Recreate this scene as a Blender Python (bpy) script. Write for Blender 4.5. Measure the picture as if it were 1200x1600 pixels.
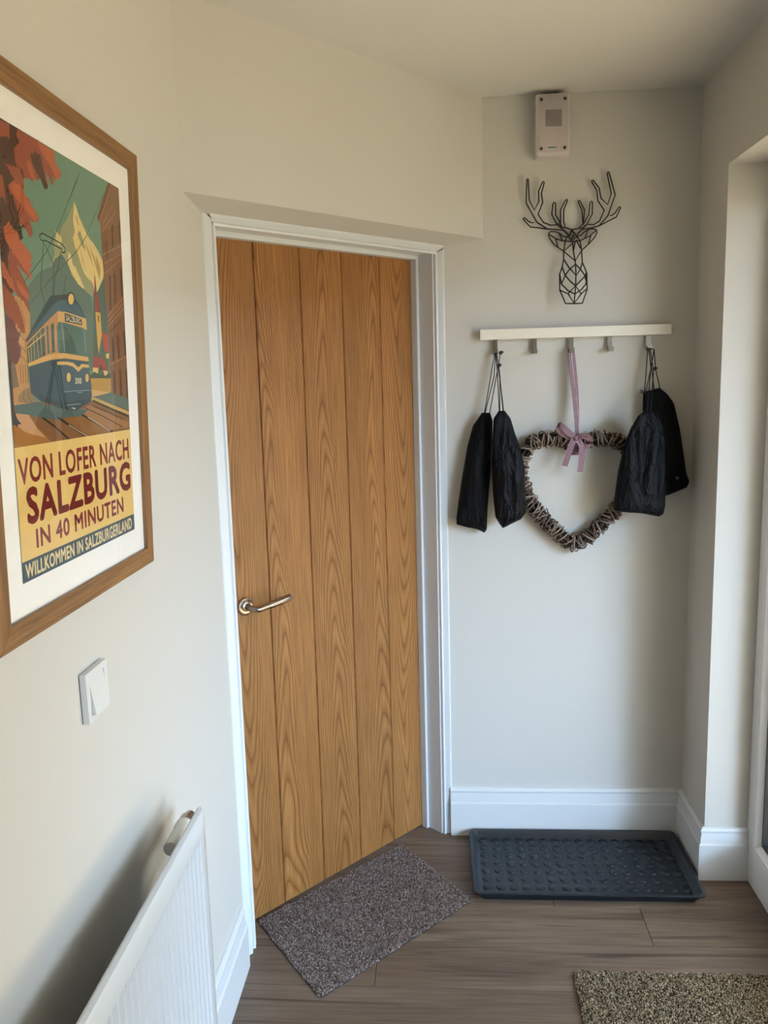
import bpy, bmesh, math, random
from mathutils import Vector, Matrix, noise
from mathutils.geometry import tessellate_polygon

for o in list(bpy.data.objects): bpy.data.objects.remove(o)
scene = bpy.context.scene
COL = scene.collection
random.seed(7)

# ------------------------------------------------------------------ camera
F_PX, YAW, PITCH, ROLL, CAM_Z = 1284.45, .0693579, .1580773, -.0274990, 1.56
fwd = Vector((-math.sin(YAW)*math.cos(PITCH), math.cos(YAW)*math.cos(PITCH), -math.sin(PITCH)))
rgt0 = Vector((math.cos(YAW), math.sin(YAW), 0)); up0 = rgt0.cross(fwd)
RGT = math.cos(ROLL)*rgt0 + math.sin(ROLL)*up0
UPV = -math.sin(ROLL)*rgt0 + math.cos(ROLL)*up0
CAM = Vector((0, 0, CAM_Z))
cd = bpy.data.cameras.new('camera'); cam = bpy.data.objects.new('camera', cd); COL.objects.link(cam)
m = Matrix((RGT, UPV, -fwd)).transposed().to_4x4(); m.translation = CAM
cam.matrix_world = m
cd.sensor_fit = 'HORIZONTAL'; cd.sensor_width = 36; cd.lens = F_PX/1200*36
cd.clip_start = .02; cd.clip_end = 500
scene.camera = cam

# ------------------------------------------------------------------ light
EXPOSURE = 0.36
SUN_E, SKY_S = 3.1, 7.2
w = bpy.data.worlds.new('sky'); scene.world = w; w.use_nodes = True
wn = w.node_tree; wn.nodes.clear()
wo = wn.nodes.new('ShaderNodeOutputWorld'); wb = wn.nodes.new('ShaderNodeBackground')
wb.inputs[0].default_value = (.70, .85, 1.0, 1); wb.inputs[1].default_value = SKY_S
wn.links.new(wb.outputs[0], wo.inputs[0])
sd = bpy.data.lights.new('sun', 'SUN'); sun = bpy.data.objects.new('sun', sd); COL.objects.link(sun)
sd.energy = SUN_E; sd.angle = math.radians(21); sd.color = (.40, .65, 1)      # sun veiled by bright haze
az, el = math.radians(43), math.radians(15)                                          # from the side of the glazed doors
sdir = Vector((math.sin(az)*math.cos(el), -math.cos(az)*math.cos(el), math.sin(el)))
sun.rotation_euler = (-sdir).to_track_quat('-Z', 'Y').to_euler(); sun.location = sdir*9
vs = scene.view_settings
scene.display_settings.display_device = 'sRGB'
vs.view_transform = 'Standard'; vs.look = 'None'; vs.gamma = 1; vs.use_curve_mapping = False
vs.exposure = EXPOSURE

# ------------------------------------------------------------------ measures (metres)
XL, XR, YB, ZC = -.5561, .8003, 2.662, 2.397      # left wall, right wall, back wall, ceiling
YF = -3.0                                           # wall behind the viewer
DV = Vector((.6687, .7436, 0)); NV = Vector((.7436, -.6687, 0))    # diagonal wall: along, out of the wall
def sn(s, n, z=0): return DV*s + NV*n + Vector((0, 0, z))
REV_Y, REV_Z, REV_X, REV_Y0 = 2.42, 2.119, .93, -.45 # reveal of the glazed door

def ray(px, py): return fwd + RGT*((px-600)/F_PX) - UPV*((py-800)/F_PX)
def onY(px, py, off=0): d = ray(px, py); return CAM + d*((YB-off)/d.y)       # on / in front of the back wall
def onX(px, py, X): d = ray(px, py); return CAM + d*(X/d.x)

# ------------------------------------------------------------------ helpers
def lin(c):
    if isinstance(c, str): c = [int(c[i:i+2], 16) for i in (1, 3, 5)]
    r = []
    for v in c[:3]:
        v = v/255; r.append(v/12.92 if v <= .04045 else ((v+.055)/1.055)**2.4)
    return (*r, 1)

class NT:
    """tiny node-graph builder"""
    def __init__(s, name):
        s.m = bpy.data.materials.new(name); s.m.use_nodes = True; s.t = s.m.node_tree; s.t.nodes.clear()
        s.out = s.n('ShaderNodeOutputMaterial')
    def n(s, t, **k):
        x = s.t.nodes.new(t)
        for a, b in k.items(): setattr(x, a, b)
        return x
    def l(s, a, b): s.t.links.new(a, b)
    def put(s, sock, v):
        if hasattr(v, 'is_linked'): s.l(v, sock)
        elif v is not None: sock.default_value = v
    def math(s, op, a, b=None, c=None):
        x = s.n('ShaderNodeMath', operation=op)
        s.put(x.inputs[0], a)
        if b is not None: s.put(x.inputs[1], b)
        if c is not None: s.put(x.inputs[2], c)
        return x.outputs[0]
    def obj(s): return s.n('ShaderNodeTexCoord').outputs['Object']
    def rnd(s): return s.n('ShaderNodeObjectInfo').outputs['Random']
    def map(s, v, scale=(1, 1, 1), loc=None):
        x = s.n('ShaderNodeMapping'); s.l(v, x.inputs[0]); x.inputs['Scale'].default_value = scale
        if loc is not None: s.put(x.inputs['Location'], loc)
        return x.outputs[0]
    def noise(s, v, sc=5, det=3, rough=.5, dist=0):
        x = s.n('ShaderNodeTexNoise'); s.l(v, x.inputs['Vector'])
        x.inputs['Scale'].default_value = sc; x.inputs['Detail'].default_value = det
        x.inputs['Roughness'].default_value = rough; x.inputs['Distortion'].default_value = dist
        return x.outputs[0]
    def ramp(s, f, stops):
        x = s.n('ShaderNodeValToRGB'); s.l(f, x.inputs[0]); e = x.color_ramp.elements
        while len(e) < len(stops): e.new(.5)
        for q, (p, c) in zip(e, stops): q.position = p; q.color = c
        return x.outputs[0]
    def mix(s, f, a, b, blend='MIX'):
        x = s.n('ShaderNodeMix', data_type='RGBA', blend_type=blend)
        s.put(x.inputs[0], f); s.put(x.inputs[6], a); s.put(x.inputs[7], b); return x.outputs[2]
    def bump(s, h, st=.2, d=.01):
        x = s.n('ShaderNodeBump'); s.l(h, x.inputs['Height']); x.inputs['Strength'].default_value = st
        x.inputs['Distance'].default_value = d; return x.outputs[0]
    def pbr(s, col, rough=.5, metal=0, nrm=None, spec=.5, **k):
        b = s.n('ShaderNodeBsdfPrincipled'); s.put(b.inputs['Base Color'], col); s.put(b.inputs['Roughness'], rough)
        b.inputs['Metallic'].default_value = metal; b.inputs['Specular IOR Level'].default_value = spec
        if nrm is not None: s.l(nrm, b.inputs['Normal'])
        for a, v in k.items(): s.put(b.inputs[a.replace('_', ' ')], v)
        s.l(b.outputs[0], s.out.inputs[0]); return s.m

def plain(name, c, rough=.5, metal=0, spec=.5, bump=None, **k):
    t = NT(name); nrm = None
    if bump:
        nrm = t.bump(t.noise(t.obj(), bump[0], 2), bump[1], bump[2])
    return t.pbr(lin(c), rough, metal, nrm, spec, **k)

M = {}
M['wall'] = plain('wall_paint', '#c7c4bd', .75, spec=.25, bump=(260, .12, .001))
M['ceiling'] = plain('ceiling_paint', '#d2cfc9', .85, spec=.2, bump=(200, .1, .001))
M['gloss'] = plain('white_satin_paint', '#d2d4d5', .35, bump=(60, .05, .001))
M['upvc'] = plain('white_upvc', '#e8e9ea', .28)
M['whiteplastic'] = plain('white_plastic', '#d2d2cf', .3)
M['radiator'] = plain('radiator_enamel', '#c2c5c7', .28)
M['valve'] = plain('valve_grey_white', '#cfcfc9', .4)
M['rail'] = plain('cream_lacquer', '#e6e1d4', .4)
M['steel'] = plain('brushed_steel', '#9c948a', .3, metal=1)
M['dsteel'] = plain('satin_nickel', '#a89c90', .26, metal=1)
M['siren'] = plain('box_plastic', '#c8c0bd', .45)
M['siren_plate'] = plain('box_cover_plastic', '#b9b0ae', .45)
M['grille'] = plain('grille_grey', '#8d8682', .6)
M['screw'] = plain('dark_screw', '#54493f', .45, metal=.6)
M['led'] = plain('teal_badge', '#3b7d78', .4)
M['wire'] = plain('black_wire', '#1c1714', .5, metal=.3)
M['cord'] = plain('black_cord', '#0c0c0e', .7)
M['patch'] = plain('grey_badge', '#4a4d52', .5)
M['gasket'] = plain('black_gasket', '#17191b', .6)
M['mat_board'] = plain('white_mount_board', '#eceae6', .8, spec=.2)
M['outside'] = plain('sunlit_paving', (247, 213, 166), .9)
M['blocker_brown'] = plain('brown_blocker', '#77694f', .9)  # for the added low-sky blocker; tone sets its warm bounce
M['side_blocker'] = plain('dark_blocker', '#3a322b', .8)  # for the added side-light blocker, kept dark to bounce little
M['dark'] = plain('dark_gap', '#241a12', .9)
M['seam'] = plain('floor_gap', '#2c241f', .9)
M['backing'] = plain('mat_rubber', '#2a2526', .8)

def bagmat(name, c, rough, spec):
    t = NT(name); o = t.obj()
    wr = t.noise(t.map(o, (26, 26, 9)), 1, 4, .6, 1.2)
    cr = t.math('ABSOLUTE', t.math('SUBTRACT', t.noise(t.map(o, (15, 15, 7)), 1, 2, .5, .8), .5))     # sharp creases
    h = t.math('ADD', wr, t.math('MULTIPLY', cr, 1.6))
    h = t.math('ADD', h, t.math('MULTIPLY', t.noise(o, 900, 1), .03))
    return t.pbr(lin(c), rough, 0, t.bump(h, .8, .018), spec)
M['bag'] = bagmat('black_nylon', '#060607', .62, .15)
M['bag2'] = bagmat('black_coated_nylon', '#06070a', .46, .17)

def traymat():
    t = NT('slate_blue_plastic'); c = t.obj()
    return t.pbr(lin('#171f27'), .4, 0, t.bump(t.noise(c, 500, 2), .15, .001), .5)
M['tray'] = traymat()

def oak_door():
    t = NT('oak_veneer'); c = t.obj(); r = t.rnd()
    sp = t.n('ShaderNodeSeparateXYZ'); t.l(c, sp.inputs[0]); x, z = sp.outputs[0], sp.outputs[2]
    r2 = t.math('FRACT', t.math('MULTIPLY', r, 7.31)); r3 = t.math('FRACT', t.math('MULTIPLY', r, 23.7))
    cb = t.n('ShaderNodeCombineXYZ'); t.l(t.math('MULTIPLY', r, 40.), cb.inputs[0]); t.l(t.math('MULTIPLY', r2, 60.), cb.inputs[2]); t.l(t.math('MULTIPLY', r3, 20.), cb.inputs[1])
    off = cb.outputs[0]
    n1 = t.noise(t.map(c, (3.2, 1, 1.1), off), 1, 2, .5)
    n2 = t.noise(t.map(c, (22, 1, 3.0), off), 1, 2, .5)
    # plain-sawn figure: parabola rings around a wandering centre line
    xc = t.math('ADD', x, t.math('MULTIPLY', t.math('SUBTRACT', n1, .5), .16))
    xc = t.math('ADD', xc, t.math('MULTIPLY', t.math('SUBTRACT', r3, .5), .09))
    par = t.math('MULTIPLY', t.math('POWER', t.math('ABSOLUTE', xc), 1.7), 620.)
    sgn = t.math('SUBTRACT', t.math('MULTIPLY', t.math('GREATER_THAN', r2, .5), 2.), 1.)
    v = t.math('ADD', par, t.math('MULTIPLY', t.math('MULTIPLY', z, sgn), 9.0))
    v = t.math('ADD', v, t.math('MULTIPLY', n1, 9.0))
    v = t.math('ADD', v, t.math('MULTIPLY', n2, .9))
    band = t.math('FRACT', v)
    band = t.math('PINGPONG', band, .62)
    pores = t.noise(t.map(c, (420, 60, 7), off), 1, 3, .6)
    tone = t.noise(t.map(c, (9, 1, .7), off), 1, 2, .5)
    col = t.ramp(band, [(0, lin('#805227')), (.3, lin('#a8743e')), (.62, lin('#b6834d'))])
    col = t.mix(t.math('MULTIPLY', t.math('SUBTRACT', pores, .34), 1.9), col, lin('#683f1d'), 'MIX')
    dark = t.ramp(tone, [(.3, (.80, .78, .74, 1)), (.7, (1.08, 1.06, 1.02, 1))])
    col = t.mix(1.0, col, dark, 'MULTIPLY')
    hh = t.math('ADD', t.math('MULTIPLY', pores, .6), band)
    return t.pbr(col, .46, 0, t.bump(hh, .12, .002), .4)
M['oak'] = oak_door()

def frame_wood():
    t = NT('frame_oak'); c = t.obj(); r = t.rnd()
    cb = t.n('ShaderNodeCombineXYZ'); t.l(t.math('MULTIPLY', r, 30.), cb.inputs[0]); t.l(t.math('MULTIPLY', r, 50.), cb.inputs[1])
    n = t.noise(t.map(c, (7, 260, 260), cb.outputs[0]), 1, 3, .55, .3)
    n2 = t.noise(t.map(c, (3, 60, 60), cb.outputs[0]), 1, 2, .5)
    v = t.math('ADD', t.math('MULTIPLY', n, .6), t.math('MULTIPLY', n2, .4))
    col = t.ramp(v, [(.32, lin('#61452a')), (.5, lin('#845f39')), (.68, lin('#997347'))])
    return t.pbr(col, .5, 0, t.bump(n, .15, .001), .35)
M['frame'] = frame_wood()

def floor_wood():
    t = NT('greyed_oak_plank'); c = t.obj(); r = t.rnd()
    r2 = t.math('FRACT', t.math('MULTIPLY', r, 17.3))
    cb = t.n('ShaderNodeCombineXYZ'); t.l(t.math('MULTIPLY', r, 50.), cb.inputs[0]); t.l(t.math('MULTIPLY', r2, 90.), cb.inputs[1])
    off = cb.outputs[0]
    big = t.noise(t.map(c, (1.1, 9, 1), off), 1, 3, .55, .4)
    fine = t.noise(t.map(c, (5, 120, 1), off), 1, 4, .6, .3)
    streak = t.noise(t.map(c, (.9, 22, 1), off), 1, 2, .5, .8)
    knots = t.noise(t.map(c, (4, 26, 1), off), 1, 1, .4, .5)
    v = t.math('ADD', t.math('MULTIPLY', big, .55), t.math('MULTIPLY', fine, .45))
    col = t.ramp(v, [(.28, lin('#46392f')), (.48, lin('#6b5a4d')), (.7, lin('#857464'))])
    sk = t.ramp(streak, [(.60, (0, 0, 0, 1)), (.72, (1, 1, 1, 1))])
    col = t.mix(t.math('MULTIPLY', sk, .75), col, lin('#3d2f28'))
    kn = t.ramp(knots, [(.70, (0, 0, 0, 1)), (.77, (1, 1, 1, 1))])
    col = t.mix(t.math('MULTIPLY', kn, .7), col, lin('#3a2b24'))
    tone = t.math('ADD', .86, t.math('MULTIPLY', r, .26))
    tn = t.n('ShaderNodeCombineColor'); [t.l(tone, tn.inputs[i]) for i in range(3)]
    col = t.mix(1.0, col, tn.outputs[0], 'MULTIPLY')
    return t.pbr(col, .5, 0, t.bump(fine, .12, .001), .35)
M['floor'] = floor_wood()

def twigmat():
    t = NT('grey_brown_twig'); c = t.obj(); r = t.rnd()
    n = t.noise(c, 90, 3)
    v = t.math('ADD', t.math('MULTIPLY', n, .4), t.math('MULTIPLY', r, .6))
    col = t.ramp(v, [(.15, lin('#4b3d34')), (.5, lin('#78675a')), (.85, lin('#a19183'))])
    return t.pbr(col, .8, 0, t.bump(n, .3, .002), .2)
M['twig'] = twigmat()

def gingham():
    t = NT('gingham_ribbon'); uv = t.n('ShaderNodeUVMap').outputs[0]
    sp = t.n('ShaderNodeSeparateXYZ'); t.l(uv, sp.inputs[0])
    a = t.math('GREATER_THAN', t.math('FRACT', t.math('MULTIPLY', sp.outputs[0], 230.)), .5)
    b = t.math('GREATER_THAN', t.math('FRACT', t.math('MULTIPLY', sp.outputs[1], 230.)), .5)
    s = t.math('MULTIPLY', t.math('ADD', a, b), .5)
    col = t.ramp(s, [(0, lin('#3a1424')), (.5, lin('#7c5264')), (1, lin('#cdbcc2'))])
    return t.pbr(col, .8, spec=.2)
M['ribbon'] = gingham()
M['cane'] = plain('dark_cane', '#43372e', .85, spec=.2, bump=(120, .3, .002))

def pile(name):
    t = NT(name); a = t.n('ShaderNodeVertexColor'); a.layer_name = 'tuft'
    return t.pbr(a.outputs[0], .95, spec=.1)
M['pile'] = pile('carpet_pile')

def glassmat(name, rough=0, ior=1.5):
    t = NT(name); tr = t.n('ShaderNodeBsdfTransparent'); gl = t.n('ShaderNodeBsdfGlossy')
    gl.inputs['Roughness'].default_value = rough
    fr = t.n('ShaderNodeFresnel'); fr.inputs[0].default_value = ior
    bf = t.math('SUBTRACT', 1., t.n('ShaderNodeNewGeometry').outputs['Backfacing'])   # reflect at the outer faces only
    mx = t.n('ShaderNodeMixShader'); t.l(t.math('MULTIPLY', fr.outputs[0], bf), mx.inputs[0]); t.l(tr.outputs[0], mx.inputs[1]); t.l(gl.outputs[0], mx.inputs[2])
    t.l(mx.outputs[0], t.out.inputs[0]); return t.m
M['glass'] = glassmat('clear_glass', .0)
M['picglass'] = glassmat('picture_glass', .012, 1.42)

_inks = {}
def ink(c):
    if c not in _inks:
        _inks[c] = plain('ink_'+c[1:], c, .7, spec=.15)
    return _inks[c]

class MB:
    def __init__(s): s.v = []; s.f = []; s.mi = []; s.mats = []; s.uv = None
    def add(s, vs, fs, mi=0):
        b = len(s.v); s.v += [tuple(v) for v in vs]; s.f += [tuple(b+i for i in f) for f in fs]; s.mi += [mi]*len(fs); return s
    def box(s, a, b, mi=0):
        x0, y0, z0 = a; x1, y1, z1 = b
        s.hexa([(x0, y0, z0), (x1, y0, z0), (x1, y1, z0), (x0, y1, z0)], [(x0, y0, z1), (x1, y0, z1), (x1, y1, z1), (x0, y1, z1)], mi); return s
    def hexa(s, lo, hi, mi=0):
        n = len(lo)
        fs = [tuple(range(n))[::-1], tuple(range(n, 2*n))] + [(i, (i+1) % n, n+(i+1) % n, n+i) for i in range(n)]
        return s.add(list(lo)+list(hi), fs, mi)
    def tube(s, pts, r, k=6, closed=False, mi=0, caps=True):
        pts = [Vector(p) for p in pts]; n = len(pts)
        rs = r if isinstance(r, (list, tuple)) else [r]*n
        T = []
        for i in range(n):
            a = pts[(i-1) % n] if (closed or i > 0) else pts[i]; c = pts[(i+1) % n] if (closed or i < n-1) else pts[i]
            d = (c-a); T.append(d.normalized() if d.length > 1e-9 else Vector((0, 0, 1)))
        ref = Vector((0, 0, 1)) if abs(T[0].z) < .9 else Vector((1, 0, 0))
        u = T[0].cross(ref).normalized(); vs = []
        for i in range(n):
            u = (u - T[i]*u.dot(T[i]))
            u = u.normalized() if u.length > 1e-6 else T[i].orthogonal().normalized()
            w_ = T[i].cross(u)
            vs += [pts[i] + (u*math.cos(2*math.pi*j/k) + w_*math.sin(2*math.pi*j/k))*rs[i] for j in range(k)]
        fs = []
        for i in range(n if closed else n-1):
            a, b = i*k, ((i+1) % n)*k
            fs += [(a+j, a+(j+1) % k, b+(j+1) % k, b+j) for j in range(k)]
        if not closed and caps: fs += [tuple(range(k))[::-1], tuple(range((n-1)*k, n*k))]
        return s.add(vs, fs, mi)
    def lathe(s, prof, o, ax, k=20, mi=0):
        """prof: (radius, distance along ax)"""
        ax = Vector(ax).normalized(); u = ax.orthogonal().normalized(); w_ = ax.cross(u); o = Vector(o); vs = []; fs = []
        for (r, h) in prof: vs += [o+ax*h+(u*math.cos(2*math.pi*j/k)+w_*math.sin(2*math.pi*j/k))*r for j in range(k)]
        for i in range(len(prof)-1): fs += [(i*k+j, i*k+(j+1) % k, (i+1)*k+(j+1) % k, (i+1)*k+j) for j in range(k)]
        fs += [tuple(range(k))[::-1], tuple(range((len(prof)-1)*k, len(prof)*k))]
        return s.add(vs, fs, mi)
    def mesh(s, name):
        me = bpy.data.meshes.new(name); me.from_pydata(s.v, [], s.f); me.update(); return me
    def build(s, name, mats, parent=None, smooth=False, bevel=0, recalc=True, origin=None, angle=40):
        me = s.mesh(name)
        if recalc or bevel:
            bm = bmesh.new(); bm.from_mesh(me)
            for i, f in enumerate(bm.faces): f.material_index = s.mi[i]
            if recalc: bmesh.ops.recalc_face_normals(bm, faces=bm.faces)
            if bevel:
                bmesh.ops.remove_doubles(bm, verts=bm.verts, dist=1e-6)
                es = [e for e in bm.edges if len(e.link_faces) == 2 and e.calc_face_angle(0) > .5]
                bmesh.ops.bevel(bm, geom=es, offset=bevel, segments=2, profile=.6, affect='EDGES', clamp_overlap=True)
            bm.to_mesh(me); bm.free()
        else:
            me.polygons.foreach_set('material_index', s.mi)
        for mm in (mats if isinstance(mats, (list, tuple)) else [mats]): me.materials.append(M[mm] if isinstance(mm, str) else mm)
        if smooth:
            me.polygons.foreach_set('use_smooth', [True]*len(me.polygons))
            if angle < 180: me.set_sharp_from_angle(angle=math.radians(angle))
        if s.uv:
            ul = me.uv_layers.new(name='UVMap')
            for lp in me.loops: ul.data[lp.index].uv = s.uv[lp.vertex_index]
        return link(name, me, parent, origin)

def link(name, me, parent=None, origin=None):
    o = bpy.data.objects.new(name, me); COL.objects.link(o)
    if origin is not None:
        origin = Vector(origin)
        if me: me.transform(Matrix.Translation(-origin))
        o.location = origin
    if parent:
        o.parent = parent
        o.matrix_parent_inverse = wm(parent).inverted()
    return o
def wm(o):
    mt = Matrix.LocRotScale(o.location, o.rotation_euler, o.scale)
    return (wm(o.parent) @ o.matrix_parent_inverse @ mt) if o.parent else mt
def empty(name, loc):
    o = bpy.data.objects.new(name, None); COL.objects.link(o); o.location = loc; o.empty_display_size = .05; return o
def tag(o, label=None, cat=None, group=None, kind=None):
    if label: o['label'] = label
    if cat: o['category'] = cat
    if group: o['group'] = group
    if kind: o['kind'] = kind
    return o
def struct(o, label=None, cat=None): return tag(o, label, cat, kind='structure')

def quadwall(mb, a, b, z0, z1, t):
    """wall slab from a to b (2D), thickness t to the left of a->b"""
    a, b = Vector((*a, 0)), Vector((*b, 0)); d = (b-a).normalized(); nn = Vector((-d.y, d.x, 0))*t
    c = [a, b, b+nn, a+nn]
    mb.hexa([p+Vector((0, 0, z0)) for p in c], [p+Vector((0, 0, z1)) for p in c])

# ------------------------------------------------------------------ setting: shell
HL = Vector((XL, 1.872, 0)); HB = Vector((.1462, YB, 0))          # front line of the bulkhead over the door
N_W, N_A, N_D = -1.785, -1.760, -1.869                              # diagonal wall, architrave front, door face
S_L, S_R, Z_L = 1.178, 1.964, 1.949                                 # lining faces, lining soffit

b = MB(); b.box((XL-.3, YF-.2, -.12), (1.05, 3.4, -.014))
floor = struct(b.build('floor', 'seam'), 'greyish brown wood plank floor of the hallway', 'floor')
rows = []; y = YB+.20
ys = [2.605, 2.432, 2.260, 2.094, 1.915]
while ys[-1] > YF-.2: ys.append(ys[-1]-.173)
ys = [2.778] + ys
joints = {2.26: [.568], 2.094: [-.193, .95], 2.432: [-.62, .32], 2.605: [.9], 1.915: [-.75, .62]}
for i in range(len(ys)-1):
    y1, y0 = ys[i], ys[i+1]
    js = joints.get(y1) or sorted([random.uniform(-.9, -.2), random.uniform(.3, 1.1)])
    xs = [XL-.28] + [j for j in js if XL-.2 < j < 1.0] + [1.04]
    for k in range(len(xs)-1):
        x0, x1 = xs[k], xs[k+1]; g = .0007
        q = MB(); q.box((x0+g, y0+g, -.014), (x1-g, y1-g, 0))
        q.build('plank', 'floor', floor, bevel=.0012, origin=((x0+x1)/2, (y0+y1)/2, 0))

b = MB(); b.box((XL-.3, YF-.2, ZC), (1.25, 3.4, ZC+.12))
struct(b.build('ceiling', 'ceiling'), 'plain matt white ceiling above the door corner', 'ceiling')
b = MB(); b.box((XL-.12, YF-.1, -.02), (XL, 2.046, ZC+.02))
b.box((XL-.12, 2.046, -.02), (XL-.03, 3.3, ZC+.02))
struct(b.build('wall_left', 'wall'), 'cream painted wall carrying the framed poster', 'wall')
b = MB(); b.box((-.004, YB, -.02), (XR+.1, YB+.12, ZC+.02))
struct(b.build('wall_back', 'wall'), 'cream painted back wall with the coat hook rail', 'wall')
b = MB()
b.box((XR, REV_Y, -.02), (1.12, YB+.12, ZC+.02)); b.box((XR, YF-.1, -.02), (1.12, REV_Y0, ZC+.02))
b.box((XR, REV_Y0, REV_Z), (1.12, REV_Y, ZC+.02))
struct(b.build('wall_right', 'wall'), 'cream painted wall with deep reveal around the glazed door', 'wall')
b = MB(); b.box((XL-.12, YF-.12, -.02), (1.12, YF, ZC+.02))
struct(b.build('wall_front', 'wall'), 'cream painted wall behind the viewer', 'wall')
# diagonal wall: sides and head of the door opening, and the deeper bulkhead over it
b = MB()
def snprism(mb, pts, z0, z1): mb.hexa([sn(s, n, z0) for s, n in pts], [sn(s, n, z1) for s, n in pts])
snprism(b, [(1.10, N_W), (S_L-.028, N_W), (S_L-.028, N_W-.11), (1.05, N_W-.11)], -.02, ZC+.02)
snprism(b, [(S_R+.028, N_W), (2.02, N_W), (2.06, N_W-.11), (S_R+.028, N_W-.11)], -.02, ZC+.02)
snprism(b, [(1.10, N_W), (2.02, N_W), (2.02, N_W-.11), (1.10, N_W-.11)], Z_L+.028, ZC+.02)
# bulkhead (its underside drops slightly towards the door)
wl, wr = Vector((XL, (XL*NV.x-N_W)/-NV.y, 0)), Vector(((N_W-NV.y*YB)/NV.x, YB, 0))
lo = [HL+Vector((0, 0, 1.985)), HB+Vector((0, 0, 1.987)), wr+Vector((0, 0, 1.965)), wl+Vector((0, 0, 1.964))]
hi = [Vector((p.x, p.y, ZC+.01)) for p in lo]
b.hexa(lo, hi)
struct(b.build('wall_diagonal', 'wall'), 'cream bulkhead and angled wall above the oak door', 'wall')

# ------------------------------------------------------------------ door lining, stops, architrave
t1 = struct(empty('trim_1', sn(1.57, N_W, 0)), 'white painted lining and stops inside the oak doorway', 'door frame')
def snbox(mb, s0, s1, n0, n1, z0, z1): snprism(mb, [(s0, n0), (s1, n0), (s1, n1), (s0, n1)], z0, z1)
NB = N_W-.115
for (s0, s1) in ((S_L-.028, S_L), (S_R, S_R+.028)):
    q = MB(); snbox(q, s0, s1, N_W+.002, NB-.02, 0, Z_L+.028); q.build('jamb', 'gloss', t1, bevel=.0012)
q = MB(); snbox(q, S_L, S_R, N_W+.002, NB-.02, Z_L, Z_L+.028); q.build('head', 'gloss', t1, bevel=.0012)
ST = .011
for (s0, s1) in ((S_L, S_L+ST), (S_R-ST, S_R)):
    q = MB(); snbox(q, s0, s1, N_D+.026, N_D+.001, 0, Z_L-.014); q.build('stop', 'gloss', t1, bevel=.001)
q = MB(); snbox(q, S_L, S_R, N_D+.026, N_D+.001, Z_L-.014, Z_L); q.build('stop', 'gloss', t1, bevel=.001)

t2 = struct(empty('trim_2', sn(1.57, N_A, 0)), 'white stepped architrave around the oak door', 'architrave')
def arch_leg(inner, sign, z1i, z1o):
    """moulded leg from the opening to the neighbouring wall; sign -1 left, +1 right"""
    def wall_s(n):
        return ((XL - n*NV.x)/DV.x if sign < 0 else (YB - n*NV.y)/DV.y)
    prof = [(inner, N_W), (inner, N_A-.013), (inner+sign*.006, N_A-.0115), (inner+sign*.009, N_A-.015), (inner+sign*.015, N_A-.006), (inner+sign*.0165, N_A-.004), (inner+sign*.020, N_A)]
    fl = wall_s(N_A)
    prof += [(fl - sign*.006, N_A), (fl - sign*.001, N_A-.002), (wall_s(N_W), N_W)]
    q = MB(); n = len(prof)
    top = [z1i + (z1o-z1i)*min(1, abs(p[0]-inner)/.06) for p in prof]
    q.hexa([sn(s, nn, 0) for s, nn in prof], [sn(s, nn, zt) for (s, nn), zt in zip(prof, top)])
    return q
arch_leg(1.170, -1, 1.944, 1.985).build('architrave_leg', 'gloss', t2, smooth=True, angle=20)
arch_leg(1.968, 1, 1.944, 1.985).build('architrave_leg', 'gloss', t2, smooth=True, angle=20)
prof = [(1.944, N_W), (1.944, N_A-.013), (1.950, N_A-.0115), (1.953, N_A-.015), (1.959, N_A-.006), (1.9605, N_A-.004), (1.964, N_A), (1.975, N_A), (1.980, N_A-.003), (1.980, N_W)]
q = MB()
def head_pts(side):
    out = []
    for z, n in prof:
        k = (z-1.944)
        s = 1.170-k if side < 0 else 1.968+k
        if side < 0: s = max(s, (XL-n*NV.x)/DV.x)
        else: s = min(s, (YB-n*NV.y)/DV.y)
        out.append(sn(s, n+.0003, z))
    return out
q.hexa(head_pts(-1), head_pts(1)); q.build('architrave_head', 'gloss', t2, smooth=True, angle=20)

# ------------------------------------------------------------------ oak door
door = struct(empty('door_1', sn(1.57, N_D, 0)), 'closed oak door of five vertical boards with metal lever handle', 'door')
edges = [1.184, 1.348, 1.505, 1.662, 1.8165, 1.962]
ang = math.atan2(DV.y, DV.x)
for i in range(5):
    s0, s1 = edges[i]+.0008, edges[i+1]-.0008
    wd = (s1-s0)/2; z0, z1, tk, ch = .006, 1.945, .030, .0030
    q = MB()
    pr = [(-wd, -tk), (-wd, -ch), (-wd+ch*.8, 0), (wd-ch*.8, 0), (wd, -ch), (wd, -tk)]
    # local frame: x along the door, y out of it
    q.hexa([(x, -yv, z0-.98) for x, yv in pr], [(x, -yv, z1-.98) for x, yv in pr])
    o = q.build('board', 'oak', None)
    c = sn((s0+s1)/2, N_D, .98)
    o.location = c; o.rotation_euler = (0, 0, ang); o.parent = door; o.matrix_parent_inverse = wm(door).inverted()
q = MB(); snbox(q, 1.184, 1.962, N_D-.010, N_D-.036, .006, 1.945); q.build('core', 'dark', door)
hd = empty('handle', sn(1.259, N_D, .952)); hd.parent = door; hd.matrix_parent_inverse = wm(door).inverted()
HZ = .952
q = MB(); q.lathe([(.0255, 0), (.0255, .006), (.0235, .009), (.0215, .0095), (.0205, .008), (.013, .008), (.013, .012), (.0105, .013)], sn(1.259, N_D, HZ), NV, 32)
rose = q.build('rose', 'dsteel', hd, smooth=True, angle=35)
q = MB()
def hp(s, n, z): return sn(1.259+s, N_D+n, HZ+z)
q.tube([hp(0, .008, 0), hp(0, .030, -.001), hp(.002, .040, -.002), hp(.008, .047, -.003), hp(.018, .050, -.004)], .0085, 12)
neck = q.build('neck', 'dsteel', hd, smooth=True)
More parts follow.
